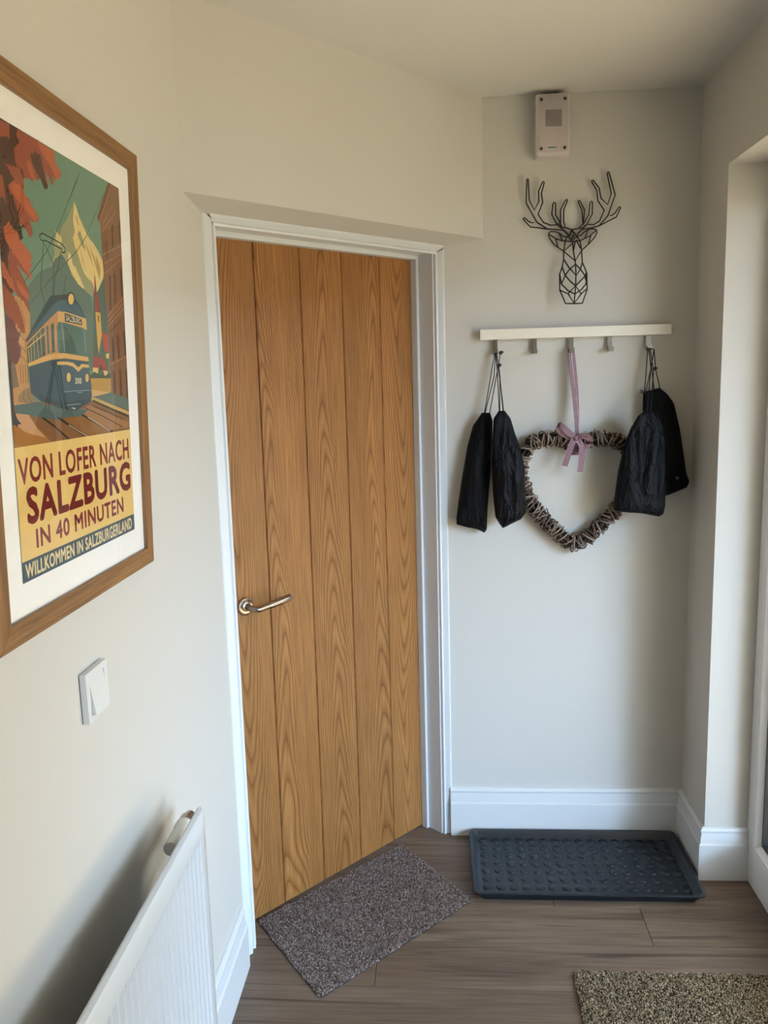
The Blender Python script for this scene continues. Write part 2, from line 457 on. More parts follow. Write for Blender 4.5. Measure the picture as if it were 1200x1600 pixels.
q = MB(); q.tube([hp(.012, .050, -.0035), hp(.050, .052, .001)], .0085, 14); q.tube([hp(.046, .052, .0005), hp(.050, .052, .001), hp(.118, .053, .010), hp(.1205, .053, .0103)], [.0085, .0104, .0104, .0092], 16)
q.build('lever', 'dsteel', hd, smooth=True, angle=50)

# ------------------------------------------------------------------ baseboards
BP = [(0, 0), (.020, 0), (.020, .116), (.0185, .120), (.016, .122), (.0155, .127), (.0145, .138), (.012, .150), (.0115, .1545), (.0145, .158), (.0145, .163), (.011, .168), (.006, .1715), (0, .172)]
def sweep(path, seg):
    """profile along path[seg]..path[seg+1], mitred; the room lies to the right of the walking direction"""
    P = [Vector((*p, 0)) for p in path]
    def nrm(i):
        d = (P[i+1]-P[i]).normalized(); return Vector((d.y, -d.x, 0))
    def off(i, t):
        if 0 < i < len(P)-1:
            a, c = nrm(i-1), nrm(i); mv = (a+c); mv = mv*(1/mv.dot(a)) if mv.dot(a) > 1e-6 else a
            return P[i]+mv*t
        return P[i]+nrm(0 if i == 0 else i-1)*t
    q = MB(); n = len(BP)
    q.hexa([off(seg, t)+Vector((0, 0, z)) for t, z in BP], [off(seg+1, t)+Vector((0, 0, z)) for t, z in BP]); return q
pth = [(.019, YB), (XR, YB), (XR, REV_Y), (REV_X, REV_Y)]
for nm, sg, lb in (('baseboard_back', 0, 'white moulded skirting board behind the dark boot tray'), ('baseboard_right', 1, 'short white skirting board in the corner right of the boot tray'), ('baseboard_reveal', 2, 'white skirting board in the reveal of the glazed door')):
    struct(sweep(pth, sg).build(nm, 'gloss', None, smooth=True, angle=18), lb, 'baseboard')
struct(sweep([(XL, YF), (XL, 1.983)], 0).build('baseboard_left', 'gloss', None, smooth=True, angle=18), 'white moulded skirting board between radiator and oak door', 'baseboard')

# ------------------------------------------------------------------ glazed outer door (right)
gd = struct(empty('door_2', (REV_X+.035, (REV_Y+REV_Y0)/2, 0)), 'white plastic glazed door at the right edge', 'glazed door')
def member(name, y0, y1, z0, z1, x0=REV_X, x1=REV_X+.07, mat='upvc', bev=.003):
    q = MB(); q.box((x0, y0, z0), (x1, y1, z1)); return q.build(name, mat, gd, bevel=bev)
FW = .048
member('head_rail', REV_Y0, REV_Y, REV_Z-.03, REV_Z)
bw, bx = .022, .018
def leaf(y0, y1):
    """one glazed leaf: stiles, rails, mitred beads, gasket and pane"""
    zt = REV_Z-.03
    member('stile', y1-FW, y1, 0, zt); member('stile', y0, y0+FW, 0, zt)
    member('top_rail', y0+FW, y1-FW, zt-.06, zt); member('bottom_rail', y0+FW, y1-FW, 0, .125)
    gy0, gy1, gz0, gz1 = y0+FW, y1-FW, .125, zt-.06
    def corner(sy, sz):
        Y_ = gy0 if sy < 0 else gy1; Z_ = gz0 if sz < 0 else gz1
        return [(REV_X+.001, Y_, Z_), (REV_X+.001, Y_-sy*.006, Z_-sz*.006), (REV_X+bx, Y_-sy*bw, Z_-sz*bw), (REV_X+.05, Y_-sy*bw, Z_-sz*bw), (REV_X+.05, Y_, Z_)]
    cs = [corner(-1, -1), corner(1, -1), corner(1, 1), corner(-1, 1)]
    for i in range(4):
        q = MB(); q.hexa(cs[i], cs[(i+1) % 4]); q.build('glazing_bead', 'upvc', gd, bevel=.001)
    q = MB()
    for (a, c) in (((gy0+bw, gz0+bw), (gy1-bw, gz0+bw+.006)), ((gy0+bw, gz1-bw-.006), (gy1-bw, gz1-bw)), ((gy0+bw, gz0+bw), (gy0+bw+.006, gz1-bw)), ((gy1-bw-.006, gz0+bw), (gy1-bw, gz1-bw))):
        q.box((REV_X+.017, a[0], a[1]), (REV_X+.05, c[0], c[1]))
    q.build('gasket', 'gasket', gd)
    q = MB(); q.box((REV_X+.028, gy0+bw+.004, gz0+bw+.004), (REV_X+.032, gy1-bw-.004, gz1-bw-.004)); q.build('pane', 'glass', gd)
n_leaf = 2; lw = (REV_Y-REV_Y0)/n_leaf
for i in range(n_leaf): leaf(REV_Y0+i*lw, REV_Y0+(i+1)*lw)
# unseen slab added over the glazed door to cut high sun and sky
q = MB(); q.box((1.12, REV_Y0-.6, 2.36), (2.95, YB+.6, 2.48)); struct(q.build('overhead_blocker', 'gloss'), 'white slab added outside above the glazed door to block high light', 'light_blocker')
# blocks added outside, unseen, to hold back side and low light; then the ground
q = MB(); q.box((1.2, -5.6, -.1), (3.2, -3.2, 2.5)); q.hexa([(1.05, -5.8, 2.5), (3.35, -5.8, 2.5), (3.35, -3.0, 2.5), (1.05, -3.0, 2.5)], [(1.05, -5.8, 2.75), (3.35, -5.8, 2.75), (3.35, -3.0, 2.58), (1.05, -3.0, 2.58)]); struct(q.build('side_blocker', 'side_blocker'), 'dark block added outside to keep side light from the glazed door', 'side_blocker')
q = MB(); q.box((7.0, -4.2, -.1), (7.25, 16, 2.8)); q.box((6.95, -4.25, 2.8), (7.3, 16.05, 2.88)); struct(q.build('low_sky_blocker', 'blocker_brown'), 'brown block with coping added outside to cut low sky light', 'wall')  # added brown block: cuts the low sky band, bounces warm light
q = MB(); q.box((1.02, -14, -.25), (26, 18, -.10)); struct(q.build('ground', 'outside'), 'sunlit tan paving outside the glazed door', 'paving')

# ================================================================== THINGS
# ------------------------------------------------------------------ framed poster on the left wall (hangs slightly forward)
PB = Vector((-.536, 1.474, 1.2394)); PT = Vector((-.5144, 1.474, 1.957))
PUv = (PT-PB).normalized(); PRv = Vector((0, 1, 0)); PNv = PRv.cross(PUv)
if PNv.x < 0: PNv = -PNv
FWD, FHT = .548, (PT-PB).length
POSTER = empty('framed_poster', PB - PRv*(FWD/2) - PNv*.010)
tag(POSTER, 'oak framed travel poster with a blue tram hanging on the left wall', 'framed poster')
def pp(u, v, off=0): return PB + PRv*u + PUv*v + PNv*off      # u runs right (0 = right edge), v up, off out of the frame front
RW, RT = .0305, .020
def rail(p0, p1, q0, q1, name='frame_rail'):
    """mitred rail: outer edge p0->p1, inner edge q0->q1"""
    b = MB()
    b.hexa([pp(*p0, -RT), pp(*p1, -RT), pp(*q1, -RT), pp(*q0, -RT)], [pp(*p0, 0), pp(*p1, 0), pp(*q1, 0), pp(*q0, 0)])
    o = b.build(name, 'frame', None, bevel=.0012)
    # local x along the rail for the grain
    ax = (pp(*p1)-pp(*p0)).normalized(); az_ = PNv; ay = az_.cross(ax)
    R = Matrix((ax, ay, az_)).transposed(); c = (pp(*p0)+pp(*p1))/2
    o.data.transform(R.to_4x4().inverted() @ Matrix.Translation(-c))
    o.rotation_euler = R.to_euler(); o.location = c
    o.parent = POSTER; o.matrix_parent_inverse = wm(POSTER).inverted(); return o
oc = [(-FWD, 0), (0, 0), (0, FHT), (-FWD, FHT)]; ic = [(-FWD+RW, RW), (-RW, RW), (-RW, FHT-RW), (-FWD+RW, FHT-RW)]
for i in range(4): rail(oc[i], oc[(i+1) % 4], ic[i], ic[(i+1) % 4])
REC = -.007
def pxuv(px, py, off=REC+.0006):
    d = ray(px, py); P0 = PB + PNv*off; P = CAM + d*((P0-CAM).dot(PNv)/d.dot(PNv)); return ((P-P0).dot(PRv), (P-P0).dot(PUv))
b = MB(); e = .002
b.hexa([pp(-FWD+RW-e, RW-e, REC-.004), pp(-RW+e, RW-e, REC-.004), pp(-RW+e, FHT-RW+e, REC-.004), pp(-FWD+RW-e, FHT-RW+e, REC-.004)], [pp(-FWD+RW-e, RW-e, REC), pp(-RW+e, RW-e, REC), pp(-RW+e, FHT-RW+e, REC), pp(-FWD+RW-e, FHT-RW+e, REC)])
b.build('mount', 'mat_board', POSTER)
U0, U1 = pxuv(36.3, 912.4)[0], pxuv(210, 827)[0]
V0, V1 = pxuv(120, 870)[1], pxuv(100, 243.5)[1]
V0 = pxuv(36.3, 912.4)[1]
VB = (pxuv(209.3, 803)[1]+pxuv(35, 879)[1])/2; VT = (pxuv(202.5, 671)[1]+pxuv(22.5, 700)[1])/2
pr = MB(); pr_m = []; LAY = [0]; DL = .000003
def clampuv(uv): return (min(max(uv[0], U0), U1), min(max(uv[1], V0), V1))
def ink_i(c):
    if c not in pr_m: pr_m.append(c)
    return pr_m.index(c)
def polyuv(uvs, c, step=1):
    LAY[0] += step; off = REC+.0006+LAY[0]*DL
    tri = tessellate_polygon([[Vector((u, v, 0)) for u, v in uvs]])
    pr.add([pp(u, v, off) for u, v in uvs], tri, ink_i(c))
def poly(c, *pts):
    """pts: flat list of traced points, put on the real plane of the print"""
    pts = [(pts[i], pts[i+1]) for i in range(0, len(pts), 2)]
    polyuv([clampuv(pxuv(*p)) for p in pts], c)
RG = random.Random(21)
def rag(c, *pts, amp=2.2, seg=3.2):
    """brush-torn version of poly: the outline is broken into small downward strokes"""
    P = [(pts[i], pts[i+1]) for i in range(0, len(pts), 2)]; out = []
    for (x0, y0), (x1, y1) in zip(P, P[1:]+P[:1]):
        n = max(1, int(math.hypot(x1-x0, y1-y0)/seg))
        for k in range(n):
            f = k/n; a = amp*(.4+.6*RG.random())*(1 if k % 2 else -.35)
            out += [x0+(x1-x0)*f + .25*a*RG.uniform(-1, 1), y0+(y1-y0)*f + a]
    poly(c, *out)
def line(c, wpx, *pts):
    pts = [(pts[i], pts[i+1]) for i in range(0, len(pts), 2)]
    uv = [clampuv(pxuv(*p)) for p in pts]; hw = wpx*.0011; LAY[0] += 1
    for a, d in zip(uv, uv[1:]):
        A, D = Vector(a), Vector(d); t = (D-A)
        if t.length < 1e-6: continue
        t.normalize(); nn = Vector((-t.y, t.x))*hw
        polyuv([clampuv(p) for p in (A+nn-t*hw*.5, D+nn+t*hw*.5, D-nn+t*hw*.5, A-nn-t*hw*.5)], c, 0)
def ell(c, cx, cy, rx, ry): poly(c, *[v for k in range(20) for v in (cx+rx*math.cos(k*math.pi/10), cy+ry*math.sin(k*math.pi/10))])
SKYG, RED, REDD, REDB = '#6b8a76', '#94503a', '#543a2e', '#b0603f'
polyuv([(U0, V0), (U1, V0), (U1, V1), (U0, V1)], SKYG)
# mountains
poly('#93946f', 44, 446, 60, 430, 78, 420, 85, 398, 84, 372, 88, 360, 93, 366, 98, 352, 106, 340, 116, 315, 124, 340, 135, 364, 146, 380, 160, 407, 162, 432, 152, 457, 120, 480, 50, 480)
poly('#d8c084', 116, 315, 120, 327, 124, 340, 135, 364, 141, 375, 146, 380, 153, 392, 160, 407, 162, 425, 161, 434, 152, 457, 147, 449, 143, 440, 138, 436, 132, 428, 128, 418, 124, 405, 121, 394, 117, 386, 114, 372, 117, 362, 114, 345, 115, 330)
rag('#d8c084', 107, 393, 111, 398, 113, 410, 119, 420, 126, 436, 132, 451, 127, 452, 120, 440, 113, 428, 106, 410)
rag('#c3b27e', 86, 361, 90, 365, 96, 370, 97, 378, 92, 384, 88, 376)
for a in ((118, 335, 121, 350, 123, 352, 120, 338), (120, 352, 128, 378, 133, 392, 127, 372), (131, 372, 141, 398, 147, 420, 138, 396), (124, 386, 131, 410, 136, 428, 129, 408), (140, 385, 149, 405, 154, 432, 147, 408), (150, 398, 157, 420, 156, 440, 151, 418)): poly('#a98f58', *a)
poly('#93946f', 121, 366, 125, 360, 130, 376, 134, 392, 128, 384)
# hills
poly('#5f7468', 44, 447, 58, 428, 70, 420, 80, 417, 86, 405, 96, 397, 101, 404, 106, 414, 112, 430, 122, 444, 131, 452, 142, 462, 147, 500, 147, 580, 44, 560)
poly('#4f6356', 146, 455, 152, 456, 162, 435, 166, 470, 169, 530, 171, 590, 146, 600)
# houses on the right
BR, BRL, BRD = '#805a3b', '#a87d54', '#553823'
poly(BR, 168.5, 284, 185, 294, 192, 440, 198, 560, 202.5, 655, 176, 641, 173, 600, 170, 540, 166, 480, 162, 430, 159, 390, 157, 352, 153, 343, 152, 338)
poly('#6c4a31', 168.5, 284, 175, 288, 155, 348, 152, 340)
line(BRL, .9, 174, 288, 155, 348); line(BRL, .6, 177, 318, 160, 352); line(BRL, .6, 181, 330, 160, 362)
line(BRL, .9, 160, 398, 190, 384); line(BRL, .7, 163, 412, 190, 396); line(BRL, .7, 163, 428, 191, 404)
for a in ((174, 352, 176.5, 350, 177, 386, 175, 388), (185, 345, 188, 343, 190, 378, 187, 380), (165.5, 376, 167, 375, 168, 404, 167, 405), (170.5, 432, 173, 430, 174, 484, 171.5, 486), (178, 428, 180, 426, 181.5, 474, 179.5, 476), (187, 420, 190, 418, 192, 462, 189.5, 464), (174, 528, 177, 527, 179, 563, 176, 564), (182, 523, 185, 522, 187, 559, 184, 560), (192, 518, 195, 516, 198, 554, 195, 556), (176, 580, 179, 579, 181, 620, 178, 621), (186, 578, 189, 577, 191.5, 628, 188, 629), (196, 576, 199, 575, 201, 632, 198, 632)): poly(BRD, *a)
for k, (x0, y0, x1, y1) in enumerate(((168, 494, 195, 465), (169, 502, 195, 473), (169, 510, 195, 482), (170, 520, 196, 494), (172, 570, 199, 557))): line(BRL if k != 3 else BRD, .9, x0, y0, x1, y1)
# church, roofs, field
poly('#8f3f36', 147.3, 428, 148.5, 432, 151, 455, 154.5, 470, 154.5, 476, 156.8, 489, 149, 487, 147.8, 470)
poly('#cfa453', 149, 487, 156.8, 489, 159, 524, 154.4, 553, 152.5, 540, 150.5, 510)
poly('#4a3423', 152.6, 493, 154.2, 493, 154.8, 503, 153.3, 503)
poly('#a84a37', 159, 520, 168, 522, 170.5, 550, 163.5, 549)
poly('#d8b95f', 165, 553, 170, 552, 170, 560, 166, 560)
poly('#94443b', 146, 556, 160, 559, 165, 566, 169, 579, 158, 577, 145, 574)
poly('#5b3328', 158, 569, 161, 577, 154, 578)
poly('#dcb477', 145, 574, 154, 575, 153, 583, 149.5, 585, 145, 580); poly('#dcb477', 161, 579, 168.5, 580, 168, 584, 164, 588)
poly('#415443', 141, 586, 148, 581, 156, 586, 165, 587, 173, 583, 173, 592, 141, 593)
poly('#b08b42', 140, 591, 173, 591, 174, 612, 160, 613, 142, 609)
# street
poly('#825a38', 14, 634, 60, 628, 142, 608, 203, 640, 203.5, 671.5, 22.5, 701)
poly('#c79f6b', 142, 609, 172, 613, 152, 619, 142, 621)
poly('#5d6e64', 144, 620, 174, 614, 203, 622, 203, 641, 154, 624)
poly('#bb9d5e', 142, 620, 150, 622, 203, 643, 203, 648, 142, 625); line('#453528', 1.5, 145, 626, 203, 651)
poly('#a06d37', 20, 650, 44, 646, 58, 668, 82, 692, 22.5, 701)
poly('#bd9069', 24, 646, 44, 648, 60, 672, 72, 684, 40, 676, 26, 664)
poly('#8a6136', 100, 652, 124, 650, 175, 674, 138, 681)
poly('#9b6f45', 120, 640, 140, 634, 203, 660, 203, 668, 170, 672)
poly('#50635f', 23, 631, 45, 628, 58, 628, 76, 634, 138, 640, 128, 650, 104, 652, 90, 656, 66, 653, 44, 648, 25, 646)
line('#2b2520', 1.4, 67, 653, 86, 667, 108, 686.5); line('#2b2520', 1.6, 90, 652, 112, 667, 136, 682); line('#b9ab93', .6, 107, 664, 137, 682)
line('#2b2520', 1.2, 128, 648, 150, 661, 176, 675); line('#b9ab93', .6, 137, 652, 172, 673.5); line('#4c3526', .7, 130, 636, 152, 646, 192, 667); line('#4c3526', .6, 145, 634, 172, 645, 193, 656)
# old town on the left, tree
poly('#b98c5a', 14, 470, 24, 462, 38, 468, 47, 490, 47, 520, 41, 534, 43, 570, 46, 610, 46, 630, 18, 634)
for x in (31, 35, 39, 42.5): line('#80573a', .8, x, 570, x+1.5, 598)
for a in ((26, 466, 33, 500), (31, 470, 40, 510), (30, 522, 40, 534), (28, 535, 40, 550), (30, 553, 42, 566)): line('#8d6440', .7, *a)
poly('#8f7553', 28, 620, 36, 610, 46, 605, 52, 622, 58, 628, 42, 630, 29, 628); line('#6f5a41', .6, 38, 612, 36, 622, 41, 630); line('#6f5a41', .6, 46, 610, 44, 620, 50, 629)
poly('#7d6a55', 15, 565, 22, 562, 29, 600, 30, 604, 18, 608)
poly(REDD, -60, 150, 0, 184.5, 33, 204, 30, 250, 40, 275, 24, 300, 30, 345, 36, 372, 12, 400, 16, 430, 22, 452, 10, 480, -5, 480, -60, 480)
rag(RED, 27, 201, 60, 220, 84, 236, 86, 255, 95, 268, 94, 279, 88, 281, 82, 275, 85, 291, 80, 288, 72, 266, 74, 292, 69, 294, 62, 277, 58, 282, 53, 276, 52, 283, 46, 279, 38, 277, 35, 264, 24, 256, 21, 232, 30, 222, 25, 210)
rag(REDB, 56, 219, 84, 236, 86, 255, 95, 268, 94, 279, 88, 281, 80, 262, 66, 240)
rag(REDD, 47, 241, 55, 236, 63, 243, 67, 262, 71, 282, 75, 292, 70, 296, 63, 280, 56, 268, 50, 254)
rag(REDB, 41, 248, 47, 252, 52, 268, 54, 282, 49, 277, 43, 262)
rag(RED, -40, 172, 0, 186, 14, 194, 15, 219, 10, 212, 0, 214, -40, 210)
rag(RED, -20, 250, 4, 276, 10, 318, 4, 308, -20, 300)
rag(RED, 8, 255, 30, 262, 36, 278, 38, 292, 33, 302, 45, 310, 50, 322, 58, 334, 60, 344, 54, 347, 46, 342, 51, 363, 47, 372, 40, 358, 31, 350, 27, 330, 20, 320, 15, 304, 12, 288, 22, 280)
rag(REDB, 14, 290, 22, 284, 33, 290, 37, 300, 50, 322, 60, 340, 55, 347, 40, 328, 24, 308)
rag(REDD, 12, 300, 20, 305, 26, 325, 24, 352, 14, 340); line('#2d2a22', .8, 30, 325, 27, 340, 21, 353); line('#2d2a22', .8, 22, 356, 32, 357, 36, 352); line('#2d2a22', .7, 5, 369, 31, 364); line('#2d2a22', 1, 11, 380, 6, 393, 0, 398)
rag(REDB, 5, 355, 14, 346, 20, 357, 27, 362, 31, 375, 38, 384, 46, 393, 50, 401, 47, 408, 51, 416, 45, 420, 50, 432, 48, 437, 42, 428, 34, 415, 27, 408, 22, 396, 13, 384, 8, 375)
rag(RED, 14, 386, 24, 400, 34, 415, 44, 430, 48, 437, 42, 430, 30, 418, 27, 414, 36, 434, 43, 448, 46, 460, 43, 468, 47, 490, 36, 470, 24, 458, 20, 440, 12, 420)
rag(REDB, 0, 405, 6, 410, 14, 428, 20, 441, 24, 456, 16, 450, 8, 436, 2, 430)
rag(REDB, 24, 436, 34, 444, 44, 460, 45, 470, 36, 462, 28, 450)
rag(RED, 3, 440, 12, 452, 22, 464, 30, 480, 36, 500, 40, 520, 33, 520, 25, 505, 22, 515, 14, 500, 6, 480)
rag('#6f4640', 8, 490, 20, 500, 26, 515, 32, 520, 28, 535, 33, 545, 32, 555, 26, 570, 20, 566, 14, 572, 11, 540)
poly('#3d3a38', 12.5, 565, 16, 562, 19, 600, 22, 640, 27, 655, 33.5, 663, 28, 663, 27, 668, 23, 664, 20, 665, 16, 610)
# overhead wires and current collector
W = '#4a5a4c'
line(W, .6, 124, 270, 88, 362, 72, 394, 38, 440); line(W, .6, 162, 302, 135, 368, 120, 392, 88, 426, 46, 474)
line('#33382f', .8, 62, 371, 61.5, 367, 66, 364.5, 80, 372, 96, 381, 101, 387, 101.5, 394, 97, 395, 96, 389, 69, 375, 67.5, 377.5, 63, 374, 62, 371)
line('#3d463b', .7, 68, 378, 65.5, 410, 63, 449, 70, 474); line('#3d463b', .7, 70, 381, 84, 416, 82, 461); line('#3d463b', .7, 95, 393, 91, 415, 86, 432, 83, 461); line('#3d463b', .7, 103, 430, 99, 460)
# tram
TD, TB, CR, CRD, GL = '#3c4a4b', '#46606a', '#cfa466', '#b5875a', '#57716a'
poly(TD, 40, 531, 56, 502, 70, 476, 79, 462, 102, 460, 118, 468, 127, 482, 134.5, 499, 101, 488, 91, 487, 74, 502, 42, 536)
poly(TB, 44, 528, 60, 506, 76, 484, 90, 470, 104, 468, 118, 473, 127, 485, 133, 498, 101, 487, 90, 486, 72, 502)
poly(CRD, 41, 535, 74, 501, 90, 486, 91, 552, 72, 556, 44, 573, 43, 560)
poly(CR, 90, 486, 101, 487.5, 134, 498.5, 135.5, 516, 128, 512, 101, 504, 90, 503)
poly('#4f645d', 42, 539, 66, 513, 69, 512, 71, 555, 43, 568); poly('#4f645d', 72, 510, 75, 508, 77, 552, 74, 553); poly('#4f645d', 79, 507, 84, 504, 85.5, 550, 81, 551)
for x0, y0, x1, y1 in ((44, 546, 46, 567), (48, 538, 49, 565), (52, 530, 54, 562), (57, 524, 60, 560), (62, 517, 65.5, 557)): line(CR, .6, x0, y0, x1, y1)
line(CR, .8, 42, 544, 70, 521)
poly('#3d5059', 44, 573, 72, 562, 82, 560.5, 101, 560, 138, 565, 143.5, 619, 141, 627, 128, 634, 118, 643, 100, 640, 62, 626, 48, 614, 46, 590)
poly('#475d66', 96, 561, 138, 566, 143, 606, 98, 610); poly('#34444a', 60, 616, 100, 630, 142, 622, 140, 629, 120, 640, 100, 640, 62, 626)
poly(CR, 43.5, 568, 72, 556, 90, 551.5, 101, 552, 137.5, 558, 138.2, 565, 101, 560, 80, 562, 44, 573)
poly(GL, 88.5, 510, 91, 505, 100, 504, 128, 513, 131, 518, 134, 553, 92, 551, 89.5, 545); poly('#465b55', 100, 506, 114, 530, 120, 552, 101, 551)
line('#8fa79b', .9, 96, 505, 101, 549); line('#8fa79b', .7, 131, 515, 133.5, 552); line('#3c4f48', .5, 106, 518, 118, 549)
poly('#d4ab69', 89, 565, 105, 565, 114, 567, 122, 574, 127.5, 568.5, 138.5, 570, 139, 574.5, 129, 574, 122, 581, 114, 573, 104, 570, 89, 570)
poly('#d4ab69', 101, 487, 134, 498, 134, 500, 101, 489)
for cx, cy, rx, ry in ((107, 589.5, 3.3, 7.5), (135.6, 590.5, 2.8, 6.8)): ell('#2f3b3f', cx, cy, rx+.9, ry+1.2); ell('#d6b273', cx, cy, rx, ry)
ell(TD, 110, 467, 6.4, 11); ell('#dcb56e', 110.6, 467.5, 4.3, 8.6)
line('#7c9294', .7, 100, 612, 120, 610.5, 141, 609.5); line('#7c9294', .6, 104, 633, 125, 631); line('#7c9294', .6, 120, 613.5, 128, 613); poly('#cfb98c', 110, 637, 117, 637, 117.5, 640)
poly('#2f2d28', 100.5, 489, 127, 498, 128, 508.5, 101, 502.5)
# text ground
polyuv([(U0, VB), (U1, VB), (U1, VT), (U0, VT)], '#dcba72')
polyuv([(U0, V0), (U1, V0), (U1, VB), (U0, VB)], '#3a4b58')
PRINT = pr.build('print', [ink(c) for c in pr_m], POSTER, recalc=False)
tag(PRINT, 'printed tram scene with mountain, church and red autumn tree')

def lettering(txt, box, c, name='lettering', bold=.0, tilt=None):
    """flat print of txt filling box=(u0,u1,v0,v1), stroke thickened by bold metres; tilt=(dv per du) shears the line"""
    cu = bpy.data.curves.new('text', 'FONT'); cu.body = txt; cu.resolution_u = 3; cu.space_character = 1.08
    to = bpy.data.objects.new('text', cu); COL.objects.link(to)
    dg = bpy.context.evaluated_depsgraph_get(); me = bpy.data.meshes.new_from_object(to.evaluated_get(dg))
    bpy.data.objects.remove(to); bpy.data.curves.remove(cu)
    xs = [v.co.x for v in me.vertices]; yy = [v.co.y for v in me.vertices]
    a0, a1, b0, b1 = min(xs), max(xs), min(yy), max(yy); u0, u1, v0, v1 = box
    q = MB(); fs = [tuple(p.vertices) for p in me.polygons]
    sh = [(-1, 0), (1, 0), (0, 1), (0, -1), (-.7, .7), (.7, .7), (-.7, -.7), (.7, -.7)] if bold else [(0, 0)]
    for (du, dv) in sh:
        LAY[0] += 1; vs = []
        for v in me.vertices:
            fx = (v.co.x-a0)/(a1-a0); fy = (v.co.y-b0)/(b1-b0)
            u = u0+bold+fx*(u1-u0-2*bold)+du*bold; vv = v0+bold+fy*(v1-v0-2*bold)+dv*bold + (tilt*(u-u0) if tilt else 0)
            vs.append(pp(u, vv, REC+.0006+(LAY[0]+2)*DL))
        q.add(vs, fs)
    bpy.data.meshes.remove(me)
    return q.build(name, ink(c), PRINT, recalc=False)
def span(l, r, t, bt): return (pxuv(*l)[0], pxuv(*r)[0], pxuv(*bt)[1], pxuv(*t)[1])
MAR = '#6e1f1c'
lettering('VON LOFER NACH', span((26.6, 717), (200.5, 700), (113, 701), (116, 738)), '#7d2a26', bold=.0011)
lettering('SALZBURG', span((40, 775), (203.3, 745), (95, 748), (96, 803)), MAR, bold=.0026)
lettering('IN 40 MINUTEN', span((56, 840), (192.3, 788), (118, 803), (119, 831)), '#7d2f33', bold=.0010)
lettering('WILLKOMMEN IN SALZBURGERLAND', span((39.5, 893), (205.5, 819), (120, 846), (122, 866)), '#d9c592', bold=.0007)
su0, sv0 = pxuv(102.5, 501); su1, sv1 = pxuv(126, 507)
st0 = pxuv(102.5, 491.5)[1]
lettering('SALZBURG', (su0, su1, sv0, st0), '#c9c3a6', bold=.00025, tilt=(pxuv(126, 507)[1]-sv0)/(su1-su0))
nb = pxuv(117.2, 600); nt = pxuv(126.6, 590)
lettering('300', (nb[0], nt[0], nb[1], pxuv(117.2, 590)[1]), '#d8cfa6', bold=.0004)
b = MB()
b.hexa([pp(-FWD+RW-e, RW-e, -.0035), pp(-RW+e, RW-e, -.0035), pp(-RW+e, FHT-RW+e, -.0035), pp(-FWD+RW-e, FHT-RW+e, -.0035)], [pp(-FWD+RW-e, RW-e, -.0015), pp(-RW+e, RW-e, -.0015), pp(-RW+e, FHT-RW+e, -.0015), pp(-FWD+RW-e, FHT-RW+e, -.0015)])
b.build('glass', 'picglass', POSTER)
b = MB(); b.hexa([pp(-FWD+.004, .004, -RT), pp(-.004, .004, -RT), pp(-.004, FHT-.004, -RT), pp(-FWD+.004, FHT-.004, -RT)], [pp(-FWD+.004, .004, -.0112), pp(-.004, .004, -.0112), pp(-.004, FHT-.004, -.0112), pp(-FWD+.004, FHT-.004, -.0112)])
b.build('backboard', 'mat_board', POSTER)
b = MB(); b.tube([pp(-FWD/2-.06, FHT-.10, -RT), (XL+.004, PB.y-FWD/2, 1.93), pp(-FWD/2+.06, FHT-.10, -RT)], .0012, 5); b.build('hanging_cord', 'cord', POSTER)

# ------------------------------------------------------------------ light switch
sw = empty('light_switch', (XL, 1.2065, 1.0885)); tag(sw, 'white square light switch on the wall below the poster', 'switch')
def xbox(name, par, mat, x0, x1, y0, y1, z0, z1, bev=.001):
    q = MB(); q.box((x0, y0, z0), (x1, y1, z1)); return q.build(name, mat, par, bevel=bev)
xbox('back_plate', sw, 'gasket', XL, XL+.0012, 1.1672, 1.2458, 1.0492, 1.1278, 0)
SX = XL+.0012
q = MB()   # frame with a square opening
y0, y1, z0, z1 = 1.1665, 1.2465, 1.0485, 1.1285; a0, a1, c0, c1 = 1.1785, 1.2345, 1.0590, 1.1170
o_ = [(y0, z0), (y1, z0), (y1, z1), (y0, z1)]; i_ = [(a0, c0), (a1, c0), (a1, c1), (a0, c1)]
vs_ = [(SX, *p) for p in o_] + [(SX+.0105, *p) for p in o_] + [(SX+.0105, *p) for p in i_] + [(SX, *p) for p in i_]
fs_ = []
for k in range(4):
    n_ = (k+1) % 4
    fs_ += [(k, n_, 4+n_, 4+k), (4+k, 4+n_, 8+n_, 8+k), (8+k, 8+n_, 12+n_, 12+k), (12+k, 12+n_, n_, k)]
q.add(vs_, fs_); q.build('surround', 'whiteplastic', sw, bevel=.0008)
q = MB(); q.hexa([(SX, a0+.0008, c0+.0008), (SX, a1-.0008, c0+.0008), (SX, a1-.0008, c1-.0008), (SX, a0+.0008, c1-.0008)], [(SX+.0175, a0+.0008, c0+.0008), (SX+.0175, a1-.0008, c0+.0008), (SX+.0085, a1-.0008, c1-.0008), (SX+.0085, a0+.0008, c1-.0008)])
q.build('rocker', 'whiteplastic', sw, bevel=.0008)

